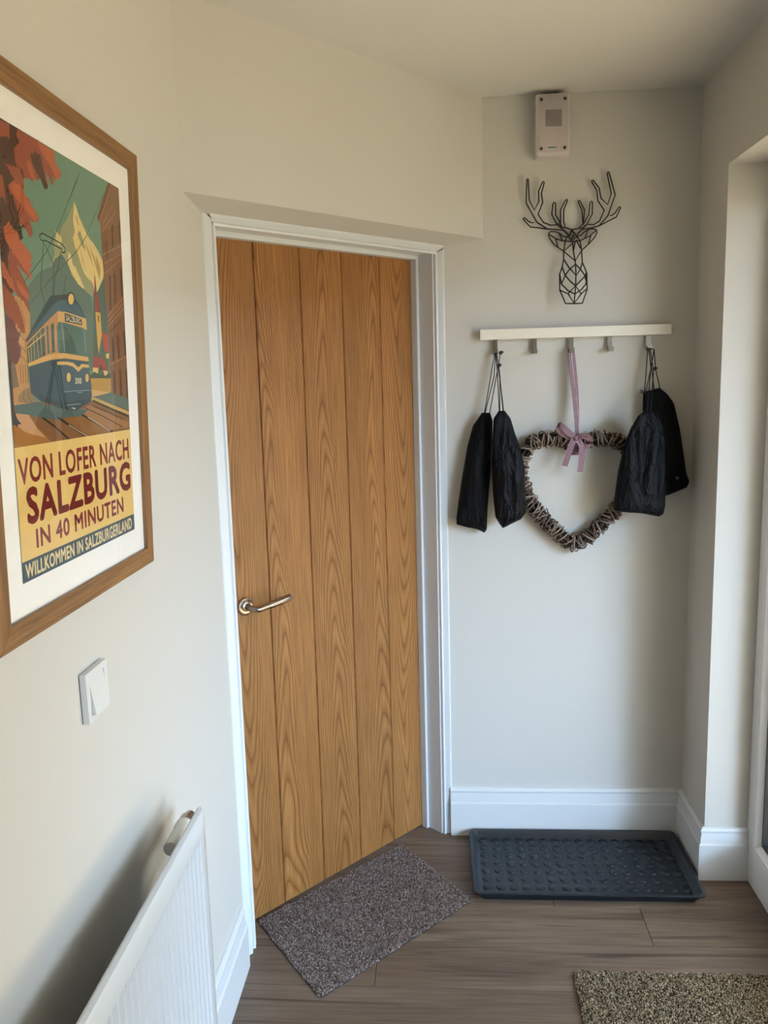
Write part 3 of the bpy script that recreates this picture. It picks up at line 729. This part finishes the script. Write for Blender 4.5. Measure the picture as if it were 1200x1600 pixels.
# ------------------------------------------------------------------ radiator
RX, RY0, RY1, RZ0, RZ1 = XL+.111, .25, 1.395, .19, .79
rad = empty('radiator', (XL+.05, (RY0+RY1)/2, RZ0)); tag(rad, 'white fluted panel radiator on the left wall below the light switch', 'radiator')
def panel(xf, sign, name):
    """pressed panel with vertical flutes and flat rims; sign = +1 faces the room"""
    q = MB(); zs = [RZ0, RZ0+.012, RZ0+.045, RZ0+.052, RZ1-.052, RZ1-.045, RZ1-.010, RZ1-.003, RZ1]
    dx = [-.010, 0, 0, 1, 1, 0, 0, -.003, -.010]
    pitch = .0333/2; ysl = [RY0, RY0+.006, RY0+.03]
    yy = RY0+.03; kk = 0; ry = [(RY0, -.010, 0), (RY0+.004, -.002, 0), (RY0+.008, 0, 0), (RY0+.028, 0, 0)]
    while yy < RY1-.032:
        p = .0222
        ry += [(yy, 0, 0), (yy+p*.2, 0, 1), (yy+p*.5, 0, 1), (yy+p*.7, 0, 0)]; yy += p
    ry += [(RY1-.026, 0, 0), (RY1-.008, 0, 0), (RY1-.004, -.002, 0), (RY1, -.010, 0)]
    vs, fs = [], []
    for (y_, ex, fl) in ry:
        for z_, d_ in zip(zs, dx):
            dep = (min(ex, d_) if d_ != 1 else ex) - (fl*.0065 if d_ == 1 else 0)
            vs.append((xf+sign*dep, y_, z_))
    nz = len(zs)
    for i in range(len(ry)-1):
        for j in range(nz-1): fs.append((i*nz+j, (i+1)*nz+j, (i+1)*nz+j+1, i*nz+j+1))
    q.add(vs, fs); return q.build(name, 'radiator', rad, smooth=True, angle=30)
panel(RX, 1, 'front_panel')
q = MB(); q.box((RX-.013, RY0+.004, RZ0+.004), (RX-.009, RY1-.004, RZ1-.0005)); q.box((RX-.022, RY0+.02, RZ0+.02), (RX-.012, RY1-.03, RZ1-.05)); q.build('water_panel', 'radiator', rad, bevel=.001)
q = MB()
yy = RY0+.04
while yy < RY1-.05: q.box((RX-.056, yy, RZ0+.03), (RX-.024, yy+.001, RZ1-.22)); yy += .012
tag(q.build('convector_fins', 'radiator', rad), kind='stuff')
for yb in (RY0+.15, RY1-.17):
    q = MB(); q.box((XL+.001, yb, RZ0+.05), (XL+.004, yb+.022, RZ1-.19)); q.box((XL+.001, yb, RZ1-.22), (RX-.02, yb+.004, RZ1-.19)); q.build('bracket', 'valve', rad, bevel=.001)
# thermostatic valve at the far end
val = empty('valve', (XL+.05, RY1+.03, .70)); val.parent = rad; val.matrix_parent_inverse = wm(rad).inverted()
VX, VZ = XL+.052, .722
q = MB(); q.lathe([(.0135, 0), (.0145, .004), (.0145, .062), (.0165, .068), (.0165, .084), (.012, .088)], (VX, 1.362, VZ), (0, 1, 0), 24); q.build('valve_head', 'valve', val, smooth=True, angle=40)
q = MB(); q.lathe([(.012, 0), (.0155, .002), (.0155, .016), (.010, .020), (.010, .034)], (VX, 1.450, VZ), (0, 1, 0), 16); q.build('collar', 'dsteel', val, smooth=True, angle=40)
q = MB(); q.tube([(VX, 1.470, VZ), (VX, 1.470, .5), (VX, 1.470, .0)], .0075, 12); q.tube([(VX, 1.470, VZ), (VX+.01, 1.43, VZ-.05), (RX-.016, 1.392, VZ-.05)], .007, 10); q.build('pipe', 'radiator', val, smooth=True)

# ------------------------------------------------------------------ sounder box under the ceiling
p0 = onY(838, 147, .05); p1 = onY(888, 240, .05)
bx0, bx1, bz0, bz1, bd = .300, .402, 2.206, 2.384, .052
sir = empty('alarm_box', ((bx0+bx1)/2, YB, bz0)); tag(sir, 'small pale grey alarm box on the back wall under the ceiling', 'alarm box')
def rrect(x0, x1, z0, z1, r, k=5):
    out = []
    for cx, cz, a in ((x1-r, z1-r, 0), (x0+r, z1-r, 90), (x0+r, z0+r, 180), (x1-r, z0+r, 270)):
        out += [(cx+r*math.cos(math.radians(a+90*i/k)), cz+r*math.sin(math.radians(a+90*i/k))) for i in range(k+1)]
    return out
def yloft(secs):
    """secs: list of (offset from back wall, outline)"""
    q = MB(); n = len(secs[0][1]); vs, fs = [], []
    for off, o in secs: vs += [(x, YB-off, z) for x, z in o]
    for i in range(len(secs)-1): fs += [(i*n+j, i*n+(j+1) % n, (i+1)*n+(j+1) % n, (i+1)*n+j) for j in range(n)]
    fs += [tuple(range(n))[::-1], tuple(range((len(secs)-1)*n, len(secs)*n))]
    return q.add(vs, fs)
yloft([(0, rrect(bx0+.002, bx1-.002, bz0+.002, bz1-.002, .008)), (bd-.012, rrect(bx0, bx1, bz0, bz1, .009)), (bd-.004, rrect(bx0+.002, bx1-.002, bz0+.003, bz1-.002, .009)), (bd-.002, rrect(bx0+.006, bx1-.006, bz0+.010, bz1-.005, .007))]).build('housing', 'siren', sir, smooth=True, angle=40)
cv = yloft([(bd-.004, rrect(bx0+.0075, bx1-.0065, bz0+.0125, bz1-.0065, .006)), (bd-.0008, rrect(bx0+.0075, bx1-.0065, bz0+.0125, bz1-.0065, .006)), (bd, rrect(bx0+.0085, bx1-.0075, bz0+.0135, bz1-.0075, .0055))]).build('cover', 'siren_plate', sir, smooth=True, angle=40)
for xx in (bx0+.017, bx1-.016):
    for zz in (bz0+.023, bz1-.018):
        q = MB(); q.lathe([(.0048, 0), (.0048, .001), (.003, .0018), (.0012, .0012)], (xx, YB-bd, zz), (0, -1, 0), 14); q.build('screw', 'screw', cv, smooth=True, angle=40)
q = MB(); gx0, gx1, gz0_, gz1_ = bx0+.030, bx1-.026, bz0+.085, bz1-.048
for k in range(12):
    xx = gx0+(gx1-gx0)*k/11; q.box((xx-.0007, YB-bd-.0008, gz0_), (xx+.0007, YB-bd+.0005, gz1_))
for k in range(13):
    zz = gz0_+(gz1_-gz0_)*k/12; q.box((gx0, YB-bd-.0008, zz-.0007), (gx1, YB-bd+.0005, zz+.0007))
q.build('grille', 'grille', cv)
q = MB(); q.box((bx0+.037, YB-bd-.0008, bz0+.0235), (bx0+.062, YB-bd+.001, bz0+.0265)); q.build('badge', 'led', cv)

# ------------------------------------------------------------------ wire stag head
stag = empty('stag_head', tuple(onY(893, 475, 0))); tag(stag, 'black wire stag head with antlers on the wall above the hook rail', 'wall ornament')
def c7(x, y): return (800+x/6.316, 255+y/6.316)
def c6(x, y): return (820+x/8.571, 340+y/8.571)
def wires(name, lines, conv, offf, r=.0021, par=stag, round_=True):
    q = MB()
    for L in lines:
        pts = [conv(L[i], L[i+1]) for i in range(0, len(L), 2)]
        P = [onY(px, py, offf(px, py)) for px, py in pts]
        q.tube(P, r, 6)
    return q.build(name, 'wire', par, smooth=True, angle=180)
flat = lambda px, py: .012 + .00012*abs(px-893)
LA = [[560, 712, 500, 660, 350, 650, 180, 628, 118, 562, 110, 550, 114, 541, 126, 540, 160, 572, 195, 588, 245, 582, 140, 395, 146, 160, 152, 152, 160, 158, 170, 365, 220, 462, 265, 375, 262, 275, 300, 188, 308, 180, 318, 190, 290, 300, 303, 385, 257, 505, 310, 585, 385, 612, 450, 608, 555, 700], [245, 582, 350, 650],
      [450, 608, 420, 560, 392, 505, 404, 400, 412, 388, 424, 390, 430, 400, 430, 510, 475, 585, 490, 630], [450, 600, 478, 590, 480, 460, 530, 364, 542, 356, 549, 366, 510, 460, 510, 575, 527, 640, 490, 630, 450, 600]]
RA = [[640, 705, 740, 603, 805, 607, 865, 570, 910, 465, 848, 372, 838, 270, 786, 182, 788, 170, 800, 168, 860, 245, 878, 345, 943, 408, 980, 300, 938, 98, 945, 86, 957, 90, 1018, 310, 945, 520, 985, 515, 1018, 490, 1055, 434, 1066, 428, 1072, 440, 1030, 530, 860, 618, 780, 640, 690, 655, 648, 690], [945, 520, 860, 618],
      [702, 612, 690, 460, 652, 380, 656, 368, 668, 370, 715, 460, 705, 590, 662, 642], [702, 605, 758, 510, 772, 384, 782, 374, 793, 382, 792, 500, 740, 600, 690, 642]]
wires('antler', LA, c7, flat); wires('antler', RA, c7, flat)
ear = lambda px, py: .014
wires('ear', [[520, 450, 400, 370, 340, 290, 318, 240, 322, 205, 345, 187, 420, 190, 470, 215, 520, 255, 570, 255], [325, 225, 420, 285, 510, 312, 640, 322], [412, 284, 440, 390], [455, 207, 502, 305]], c6, ear)
wires('ear', [[760, 440, 860, 350, 930, 270, 965, 205, 962, 170, 940, 155, 880, 150, 800, 190, 745, 243, 700, 240], [950, 178, 870, 245, 740, 310, 640, 322], [885, 235, 852, 355], [838, 180, 805, 275]], c6, ear)
def nose(px, py):
    t = min(1, max(0, (py-372)/60)); side = min(1, abs(px-897)/22)
    return .016 + t*(.058-.034*side)
MZ = [[630, 185, 570, 255, 540, 320, 520, 450, 520, 560, 500, 660, 465, 760, 468, 970, 545, 1150, 660, 1152, 770, 1146, 835, 960, 830, 740, 770, 600, 760, 440, 740, 320, 700, 250, 630, 185],
      [640, 325, 650, 450, 675, 580, 685, 740, 680, 920, 660, 1150], [650, 335, 520, 450, 675, 580, 760, 440], [675, 325, 650, 450], [690, 300, 745, 410],
      [520, 560, 600, 680, 690, 775, 745, 690, 770, 600], [680, 625, 600, 690, 540, 775, 490, 890], [500, 660, 540, 775, 610, 855, 680, 915], [680, 625, 745, 690, 800, 770, 828, 870], [680, 915, 800, 790, 826, 740],
      [490, 890, 580, 980, 670, 1025, 760, 960, 828, 875], [468, 970, 580, 1020, 680, 915, 755, 1020, 835, 950], [580, 1020, 660, 1150, 755, 1020], [490, 890, 468, 760], [820, 900, 826, 740]]
wires('muzzle', MZ, c6, nose)
wires('crown', [[590, 655, 545, 640, 490, 630], [590, 655, 640, 648, 690, 640], [590, 655, 560, 725, 600, 760, 640, 730, 590, 655], [590, 655, 625, 700, 640, 740], [640, 705, 690, 655]], c7, lambda a, b_: .016)
q = MB(); cN = onY(893.5, 372, 0); q.lathe([(.002, 0), (.002, .020), (.0055, .021), (.0055, .024)], cN, (0, -1, 0), 12); q.build('nail', 'screw', stag, smooth=True, angle=40)
q = MB(); q.tube([onY(893.5+4.5*math.cos(a), 371+4.5*math.sin(a), .017) for a in [k*math.pi/6 for k in range(12)]], .0016, 6, closed=True); q.build('hanging_ring', 'wire', stag, smooth=True)

# ------------------------------------------------------------------ hook rail
RO = .034
r0, r1 = onY(750, 515, RO), onY(1050, 506, RO); rb0 = onY(750, 531, RO)
rz1 = (r0.z+r1.z)/2; rz0 = rz1-(r0.z-rb0.z)
rk = empty('hook_rail', ((r0.x+r1.x)/2, YB, rz0)); tag(rk, 'cream wall rail with five metal coat hooks', 'coat rack')
q = MB(); q.box((r0.x, YB-RO, rz0), (r1.x, YB, rz1)); q.build('rail', 'rail', rk, bevel=.0012)
HOOKX = [onY(px, py, .02).x for px, py in ((774, 545), (835.5, 545), (893, 544), (954, 542), (1014.5, 540))]
for hx in HOOKX:
    q = MB(); w2 = .0085
    q.box((hx-w2, YB-.012, rz0-.043), (hx+w2, YB-.009, rz0+.01)); q.box((hx-w2, YB-.032, rz0-.046), (hx+w2, YB-.009, rz0-.043)); q.box((hx-w2, YB-.032, rz0-.043), (hx+w2, YB-.029, rz0-.032))
    q.build('hook', 'steel', rk, bevel=.0005)

# ------------------------------------------------------------------ heart wreath
hw = empty('heart_wreath', tuple(onY(897, 848, .03))); tag(hw, 'heart-shaped wreath of woven twigs hanging by a checked ribbon', 'wreath')
HP = [(896, 694), (885, 688), (868, 685), (850, 686), (834, 692), (822, 704), (815, 720), (813, 738), (817, 757), (825, 776), (836, 793), (850, 811), (866, 828), (882, 842), (898, 850), (914, 841), (930, 829), (947, 813), (961, 797), (973, 779), (983, 760), (989, 740), (989, 720), (983, 704), (971, 693), (954, 687), (935, 686), (917, 688)]
CP = [onY(x, y, .031) for x, y in HP]
NPT = 600; seglen = [0]
for i in range(len(CP)): seglen.append(seglen[-1] + (CP[(i+1) % len(CP)]-CP[i]).length)
def hpt(t):
    s_ = (t % 1)*seglen[-1]
    for i in range(len(CP)):
        if seglen[i+1] >= s_: break
    n_ = len(CP); f = (s_-seglen[i])/(seglen[i+1]-seglen[i])
    a, b_, c, d = CP[(i-1) % n_], CP[i], CP[(i+1) % n_], CP[(i+2) % n_]
    return .5*((2*b_)+(c-a)*f+(2*a-5*b_+4*c-d)*f*f+(3*b_-a-3*c+d)*f**3)
rng = random.Random(3)
def hframe(t):
    p = hpt(t); T = (hpt(t+.004)-hpt(t-.004)).normalized(); n1 = Vector((0, -1, 0)); n2 = T.cross(n1).normalized(); n1 = n2.cross(T).normalized()
    return p, T, n1, n2
for k in range(22):        # long canes forming the core
    a0 = rng.uniform(0, 6.28); rr = rng.uniform(.005, .0175); ph = rng.uniform(0, 6.28)
    q = MB(); pts = []
    for j in range(72):
        t = j/72; p, T, n1, n2 = hframe(t); a = a0+1.2*math.sin(6.28*t*2+ph)
        pts.append(p+(n1*math.cos(a)+n2*math.sin(a))*rr)
    q.tube(pts, rng.uniform(.0022, .0038), 5, closed=True); q.build('cane', 'cane', hw, smooth=True, origin=hpt(k/22))
for k in range(235):       # short twigs bound round and across the core
    t0 = (k+rng.uniform(-.6, .6))/235; a0 = rng.uniform(0, 6.28); turn = rng.uniform(2.4, 5.4)*rng.choice((-1, 1)); dt = rng.uniform(.012, .042)*rng.choice((-1, 1))
    q = MB(); pts = []; n_ = 17; rad0 = rng.uniform(.0195, .0265)
    for j in range(n_):
        f = j/(n_-1); p, T, n1, n2 = hframe(t0+dt*(f-.5)); a = a0+turn*f
        r_ = rad0*(1+.06*math.sin(f*9+k)) + (.004 if j in (0, n_-1) and rng.random() < .3 else 0)
        pts.append(p+n1*math.cos(a)*r_*.95+n2*math.sin(a)*r_)
    q.tube(pts, rng.uniform(.0016, .0030), 5); q.build('twig', 'twig', hw, smooth=True, origin=hpt(t0))
# ribbon: loop over the hook, bow and tails
rib = empty('ribbon', tuple(onY(899, 680, .05))); rib.parent = hw; rib.matrix_parent_inverse = wm(hw).inverted()
def strip(pts, w_, name, side=Vector((1, 0, 0)), parent=rib, taper=None):
    """thin ribbon through 3D points; UV in metres"""
    P = [Vector(p) for p in pts]; Q = []
    n_ = 26
    for i in range(n_+1):
        s_ = i/n_*(len(P)-1); k = min(int(s_), len(P)-2); f = s_-k
        a, b_, c, d = P[max(k-1, 0)], P[k], P[k+1], P[min(k+2, len(P)-1)]
        Q.append(.5*((2*b_)+(c-a)*f+(2*a-5*b_+4*c-d)*f*f+(3*b_-a-3*c+d)*f**3))
    q = MB(); vs, fs, uv = [], [], []; L = 0
    for i, p in enumerate(Q):
        T = (Q[min(i+1, n_)]-Q[max(i-1, 0)]).normalized()
        sd_ = side(i/n_) if callable(side) else side
        sv = (sd_-T*sd_.dot(T)); sv = sv.normalized() if sv.length > 1e-5 else T.orthogonal().normalized(); nn = T.cross(sv)*.0003
        ww = w_*(taper(i/n_) if taper else 1)
        if i: L += (p-Q[i-1]).length
        for k, (dd, oo) in enumerate(((-.5, 1), (.5, 1), (.5, -1), (-.5, -1))):
            vs.append(p+sv*dd*ww+nn*oo); uv.append((dd*ww+.05, L))
        if i: fs += [((i-1)*4+k, (i-1)*4+(k+1) % 4, i*4+(k+1) % 4, i*4+k) for k in range(4)]
    fs += [(3, 2, 1, 0), tuple(n_*4+k for k in range(4))]
    q.add(vs, fs); q.uv = uv
    return q.build(name, 'ribbon', parent, smooth=True, angle=50, recalc=False)
R_ = lambda px, py, o: onY(px, py, o)
hk = HOOKX[2]; hz = rz0-.043
strip([R_(902, 678, .058), R_(900, 650, .050), R_(896, 610, .040), (hk-.006, YB-.028, hz-.02), (hk-.006, YB-.026, hz+.001), (hk-.005, YB-.018, hz+.0035), (hk-.002, YB-.0145, hz-.002)], .0125, 'strap', lambda f: Vector((1, .9*f, 0)))
strip([R_(902, 678, .056), R_(902.5, 650, .046), R_(901.5, 610, .034), (hk+.008, YB-.020, hz-.02), (hk+.006, YB-.0155, hz-.001), (hk+.005, YB-.018, hz+.0035)], .0125, 'strap', lambda f: Vector((1-.55*f, .5, 0)))
strip([R_(899, 683, .064), R_(890, 677, .074), R_(880, 668, .078), R_(873, 664, .072), R_(875, 673, .062), R_(886, 681, .060), R_(898, 684, .062)], .019, 'bow_loop', Vector((.35, -.3, 1)))
strip([R_(900, 683, .064), R_(908, 682, .078), R_(917, 682, .084), R_(922, 688, .078), R_(918, 696, .068), R_(908, 697, .064), R_(901, 686, .062)], .0185, 'bow_loop', Vector((.25, -.55, .8)))
strip([R_(899, 684, .064), R_(893, 695, .068), R_(888, 710, .069), R_(882, 728, .068)], .0185, 'tail', Vector((1, -.1, .1)))
strip([R_(902, 686, .064), R_(909, 697, .070), R_(909, 712, .071), R_(906, 738, .070)], .0185, 'tail', Vector((1, .15, 0)))
strip([R_(897, 690, .062), R_(898, 700, .055), R_(899, 709, .040), R_(899, 711, .025)], .024, 'wrap', Vector((1, 0, 0)))
q = MB(); kc = R_(900, 684, .066)
q.lathe([(.003, -.008), (.007, -.005), (.0085, 0), (.007, .005), (.003, .008)], kc, (.3, 0, 1), 12); q.uv = [((v[0]-kc.x)*1, (v[2]-kc.z)) for v in q.v]; q.build('knot', 'ribbon', rib, smooth=True)

# ------------------------------------------------------------------ drawstring bags
def interp(P, t):
    L = [0]
    for a, b_ in zip(P, P[1:]): L.append(L[-1]+math.hypot(b_[0]-a[0], b_[1]-a[1]))
    s_ = t*L[-1]
    for i in range(len(P)-1):
        if L[i+1] >= s_ or i == len(P)-2:
            f = (s_-L[i])/max(L[i+1]-L[i], 1e-6); return (P[i][0]+(P[i+1][0]-P[i][0])*f, P[i][1]+(P[i+1][1]-P[i][1])*f)
def bag_body(name, left, right, off, depth, par, mat, seed, cres=()):
    """soft pouch: rows run from the left outline to the right outline; depth bulges away from the wall"""
    NR, NK = 46, 36; q = MB(); vs, fs = [], []
    for i in range(NR+1):
        t = i/NR; a, c = interp(left, t), interp(right, t)
        A, Cc = onY(a[0], a[1], off), onY(c[0], c[1], off); mid = (A+Cc)/2; hx = (Cc-A)/2
        prof = max(.10, min(1, .28+1.5*t) * (1 if t < .86 else 1-.75*((t-.86)/.14)**1.6))
        for j in range(NK):
            th = 2*math.pi*j/NK; cx = math.cos(th); cy = math.sin(th)
            cx = math.copysign(abs(cx)**.8, cx)
            dd = depth*prof*math.copysign(abs(cy)**.75, cy)
            P = mid+hx*cx
            nz = noise.noise(Vector((P.x*16+seed*3.1, P.z*6+seed, j*.0)))*.45 + noise.noise(Vector((P.x*40+seed, P.z*11, 2.)))*.22
            foldz = math.sin(P.x*95+noise.noise(Vector((P.x*5, P.z*5, seed)))*5)*max(0, .35-t)*.7
            rid = 1-abs(noise.noise(Vector((P.x*22+seed, P.z*7-seed, 5.)))*2.2); dd *= 1+.7*nz*abs(cy)+foldz*abs(cy)+.35*max(0, rid)*abs(cy)-.15
            for (cxp, wd, am, t0, t1) in cres:
                if t0 < t < t1: dd += am*depth*math.exp(-((cx-cxp)/wd)**2)*(1 if cy > 0 else 0)*math.sin(math.pi*(t-t0)/(t1-t0))
            vs.append(Vector((P.x, P.y-max(dd, -off+.003), P.z)))
    for i in range(NR): fs += [(i*NK+j, i*NK+(j+1) % NK, (i+1)*NK+(j+1) % NK, (i+1)*NK+j) for j in range(NK)]
    fs += [tuple(range(NK))[::-1], tuple(range(NR*NK, (NR+1)*NK))]
    q.add(vs, fs); o = q.build(name, mat, par, smooth=True, angle=180)
    return o
def cords(par, lines, r=.0016):
    for L in lines:
        q = MB(); pts = [onY(*p) if len(p) == 3 and p[2] < .5 else Vector(p) for p in L]
        q.tube(pts, r, 6); q.build('cord', 'cord', par, smooth=True)
def badge(par, px, py, off, r=.0055, n='badge'):
    q = MB(); c = onY(px, py, off); q.lathe([(r, 0), (r, .0012), (r*.8, .0018), (r*.55, .0012)], c, (0, -1, 0), 18); q.build(n, 'patch', par, smooth=True, angle=40)
def toggle(par, px, py, off):
    q = MB(); c = onY(px, py, off); q.tube([c+Vector((-.007, 0, .001)), c+Vector((0, -.001, 0)), c+Vector((.007, 0, .002))], .0028, 8); q.tube([c+Vector((0, 0, -.006)), c+Vector((0, 0, .006))], .003, 8); q.build('knot', 'cord', par, smooth=True)
G = 'black drawstring bags on the hook rail'
# left hook
BA = empty('drawstring_bag', tuple(onY(755, 832, .03))); tag(BA, 'black drawstring bag hanging nearest the oak door, ending in a point', 'bag', G)
bag_body('body', [(753, 645), (739, 665), (730, 698), (722, 745), (716, 785), (713, 810), (713, 819), (727, 823), (745, 826)], [(766, 645), (770, 658), (769, 690), (767, 732), (764, 765), (762, 795), (761, 815), (761, 827), (757, 832)], .034, .026, BA, 'bag', 1.3, ((.72, .10, .35, .15, .98), (-.1, .2, .2, .2, .7)))
cords(BA, [[(773, 552, .032), (765, 598, .038), (757, 645, .040)], [(774, 552, .031), (772, 588, .036), (758, 645, .044)], [(774, 552, .032), (777, 580, .036), (765, 646, .040)]])
badge(BA, 727, 812, .050, .004)
BB = empty('drawstring_bag', tuple(onY(785, 825, .03))); tag(BB, 'black drawstring bag with soft folds touching the left side of the wreath', 'bag', G)
bag_body('body', [(779, 642), (771, 654), (769, 690), (768, 720), (770, 768), (772, 790), (774, 808), (780, 818), (785, 825)], [(789, 642), (798, 654), (805, 678), (815, 705), (820, 732), (821, 777), (822, 800), (814, 811), (795, 820)], .083, .026, BB, 'bag2', 4.7, ((-.25, .16, .35, .2, .8), (.45, .2, .3, .4, .95)))
cords(BB, [[(775, 551, .031), (777, 580, .040), (780, 643, .082)], [(776, 551, .031), (781, 590, .040), (781, 643, .083)], [(778, 572, .036), (782, 600, .040), (787, 643, .083)], [(781, 551, .034), (779.5, 572, .036), (786, 643, .084)]])
toggle(BB, 780, 571, .036); toggle(BB, 783, 551, .036); badge(BB, 808, 801, .108, .005)
# right hook
BD = empty('drawstring_bag', tuple(onY(1050, 775, .02))); tag(BD, 'black drawstring bag against the corner wall, behind the other bag', 'bag', G)
bag_body('body', [(1005, 613), (1004, 640), (1005, 670), (1006, 700), (1006, 740), (1008, 765), (1014, 773), (1025, 776)], [(1031, 606), (1043, 616), (1053, 630), (1062, 670), (1069, 717), (1072, 740), (1077, 752), (1073, 761), (1045, 773)], .034, .026, BD, 'bag', 8.1)
cords(BD, [[(1012, 544, .031), (1010, 575, .034), (1007, 613, .036)], [(1013, 544, .031), (1018, 575, .034), (1022, 608, .036)], [(1022, 546, .032), (1017, 576, .034), (1009, 612, .038)], [(1022, 546, .032), (1024, 575, .034), (1031, 607, .036)], [(1006, 612, .036), (1001, 609, .037), (1001, 613, .038), (1007, 615, .037)], [(1013, 544, .033), (1017, 544.5, .034), (1022, 546, .032)]])
toggle(BD, 1023.5, 576, .036); badge(BD, 1058, 747, .060, .005)
BC = empty('drawstring_bag', tuple(onY(1030, 806, .06))); tag(BC, 'black drawstring bag over the right side of the wreath, in front', 'bag', G)
bag_body('body', [(1008, 642), (998, 648), (985, 670), (974, 700), (966, 736), (960, 780), (958, 797), (975, 800), (995, 800)], [(1019, 642), (1028, 650), (1035, 664), (1038, 685), (1039, 720), (1039.5, 760), (1039, 790), (1036, 803), (1030, 807)], .112, .032, BC, 'bag2', 11.9, ((.35, .22, .45, .12, .95), (-.5, .25, .15, .3, .9)))
cords(BC, [[(1014, 545, .034), (1017, 575, .050), (1011, 643, .110)], [(1016, 545, .034), (1021, 580, .052), (1017, 643, .110)]])

# ------------------------------------------------------------------ boot tray
tr = empty('boot_tray', (.425, 2.45, 0)); tag(tr, 'dark slate blue plastic boot tray with raised discs against the back wall', 'tray')
TX0, TX1, TY0, TY1 = .0806, .7687, 2.268, 2.634
def zr(x0, x1, y0, y1, r, z, k=5): return [(x, y_, z) for x, y_ in rrect(x0, x1, y0, y1, r, k)]
ins = [(.022, .0, .018), (.022, .002, .018), (.004, .026, .020), (.0, .0285, .022), (0, .031, .022), (.003, .0325, .021), (.010, .0325, .018), (.012, .030, .017), (.026, .0095, .014), (.030, .008, .012)]
q = MB(); vs, fs = [], []
for d_, z_, r_ in ins: vs += zr(TX0+d_, TX1-d_, TY0+d_, TY1-d_, r_, z_)
n_ = len(vs)//len(ins)
for i in range(len(ins)-1): fs += [(i*n_+j, i*n_+(j+1) % n_, (i+1)*n_+(j+1) % n_, (i+1)*n_+j) for j in range(n_)]
fs += [tuple(range(n_))[::-1], tuple(range((len(ins)-1)*n_, len(ins)*n_))]
q.add(vs, fs); q.build('basin', 'tray', tr, smooth=True, angle=35)
q = MB(); q.lathe([(.0145, 0), (.0142, .0022), (.0128, .0032), (.0, .0032)], (0, 0, 0), (0, 0, 1), 16); dm = q.mesh('disc'); dm.materials.append(M['tray'])
dm.polygons.foreach_set('use_smooth', [True]*len(dm.polygons)); dm.set_sharp_from_angle(angle=math.radians(50))
for iy in range(7):
    for ix in range(16):
        o = bpy.data.objects.new('disc', dm); COL.objects.link(o); o.location = (.1275+ix*.0399, 2.340+iy*.0428, .0078); o.parent = tr; o.matrix_parent_inverse = wm(tr).inverted()

# ------------------------------------------------------------------ doormats
def doormat(name, corners, h, cols, seed, label, step=.0030):
    """corners a (near left) -> ab, ac edge vectors; looped pile as real tufts on a rubber back"""
    a, b_, c = [Vector((*p, 0)) for p in corners]; U, V = b_-a, c-a; lu, lv = U.length, V.length; Un, Vn = U/lu, V/lv
    root = empty(name, tuple(a+(U+V)/2)); tag(root, label, 'doormat')
    rr = .012
    ol = rrect(0, lu, 0, lv, rr, 4)
    q = MB(); q.hexa([a+Un*x+Vn*y_ for x, y_ in ol], [a+Un*x+Vn*y_+Vector((0, 0, h*.35)) for x, y_ in ol]); q.build('backing', 'backing', root)
    rg = random.Random(seed); vs, fs, cl = [], [], []
    nu, nv = int(lu/step), int(lv/step); L = [lin(k) for k in cols]
    for i in range(nu):
        for j in range(nv):
            x = (i+.5+rg.uniform(-.45, .45))*step; y_ = (j+.5+rg.uniform(-.45, .45))*step
            ex, ey = min(x, lu-x), min(y_, lv-y_)
            if ex < rr and ey < rr and (rr-ex)**2+(rr-ey)**2 > rr*rr: continue
            p = a+Un*x+Vn*y_; an = rg.uniform(0, 6.28); hh = h*rg.uniform(.75, 1.1)*(1 if min(ex, ey) > .006 else .8)
            r_ = step*.75; k0 = len(vs); tx, ty = rg.uniform(-.0012, .0012), rg.uniform(-.0012, .0012)
            for k in range(3): vs.append((p.x+r_*math.cos(an+k*2.094), p.y+r_*math.sin(an+k*2.094), h*.3))
            for k in range(3): vs.append((p.x+tx+r_*.75*math.cos(an+.5+k*2.094), p.y+ty+r_*.75*math.sin(an+.5+k*2.094), hh))
            fs += [(k0, k0+1, k0+4, k0+3), (k0+1, k0+2, k0+5, k0+4), (k0+2, k0, k0+3, k0+5), (k0+3, k0+4, k0+5)]
            cc = rg.choice(L); f = rg.uniform(.8, 1.2); cl += [(cc[0]*f, cc[1]*f, cc[2]*f, 1)]*6
    me = bpy.data.meshes.new('pile'); me.from_pydata(vs, [], fs); me.update()
    at = me.color_attributes.new('tuft', 'FLOAT_COLOR', 'POINT'); at.data.foreach_set('color', [x for c_ in cl for x in c_])
    me.materials.append(M['pile']); o = link('pile', me, root); tag(o, kind='stuff'); return root
doormat('doormat', ((-.328, 1.866), (.077, 2.280), (-.5565, 2.1665)), .0075, ['#786a65', '#8a7b75', '#9a8c85', '#5f514d', '#ad9f98', '#6b5c57'], 5, 'grey brown doormat lying at an angle in front of the oak door')
doormat('doormat', ((.313, 1.20), (.915, 1.20), (.331, 1.985)), .0095, ['#85765f', '#9d8e76', '#665845', '#b3a48c', '#4f4437', '#8f806a'], 9, 'beige brown doormat at the lower right by the glazed door', .0036)
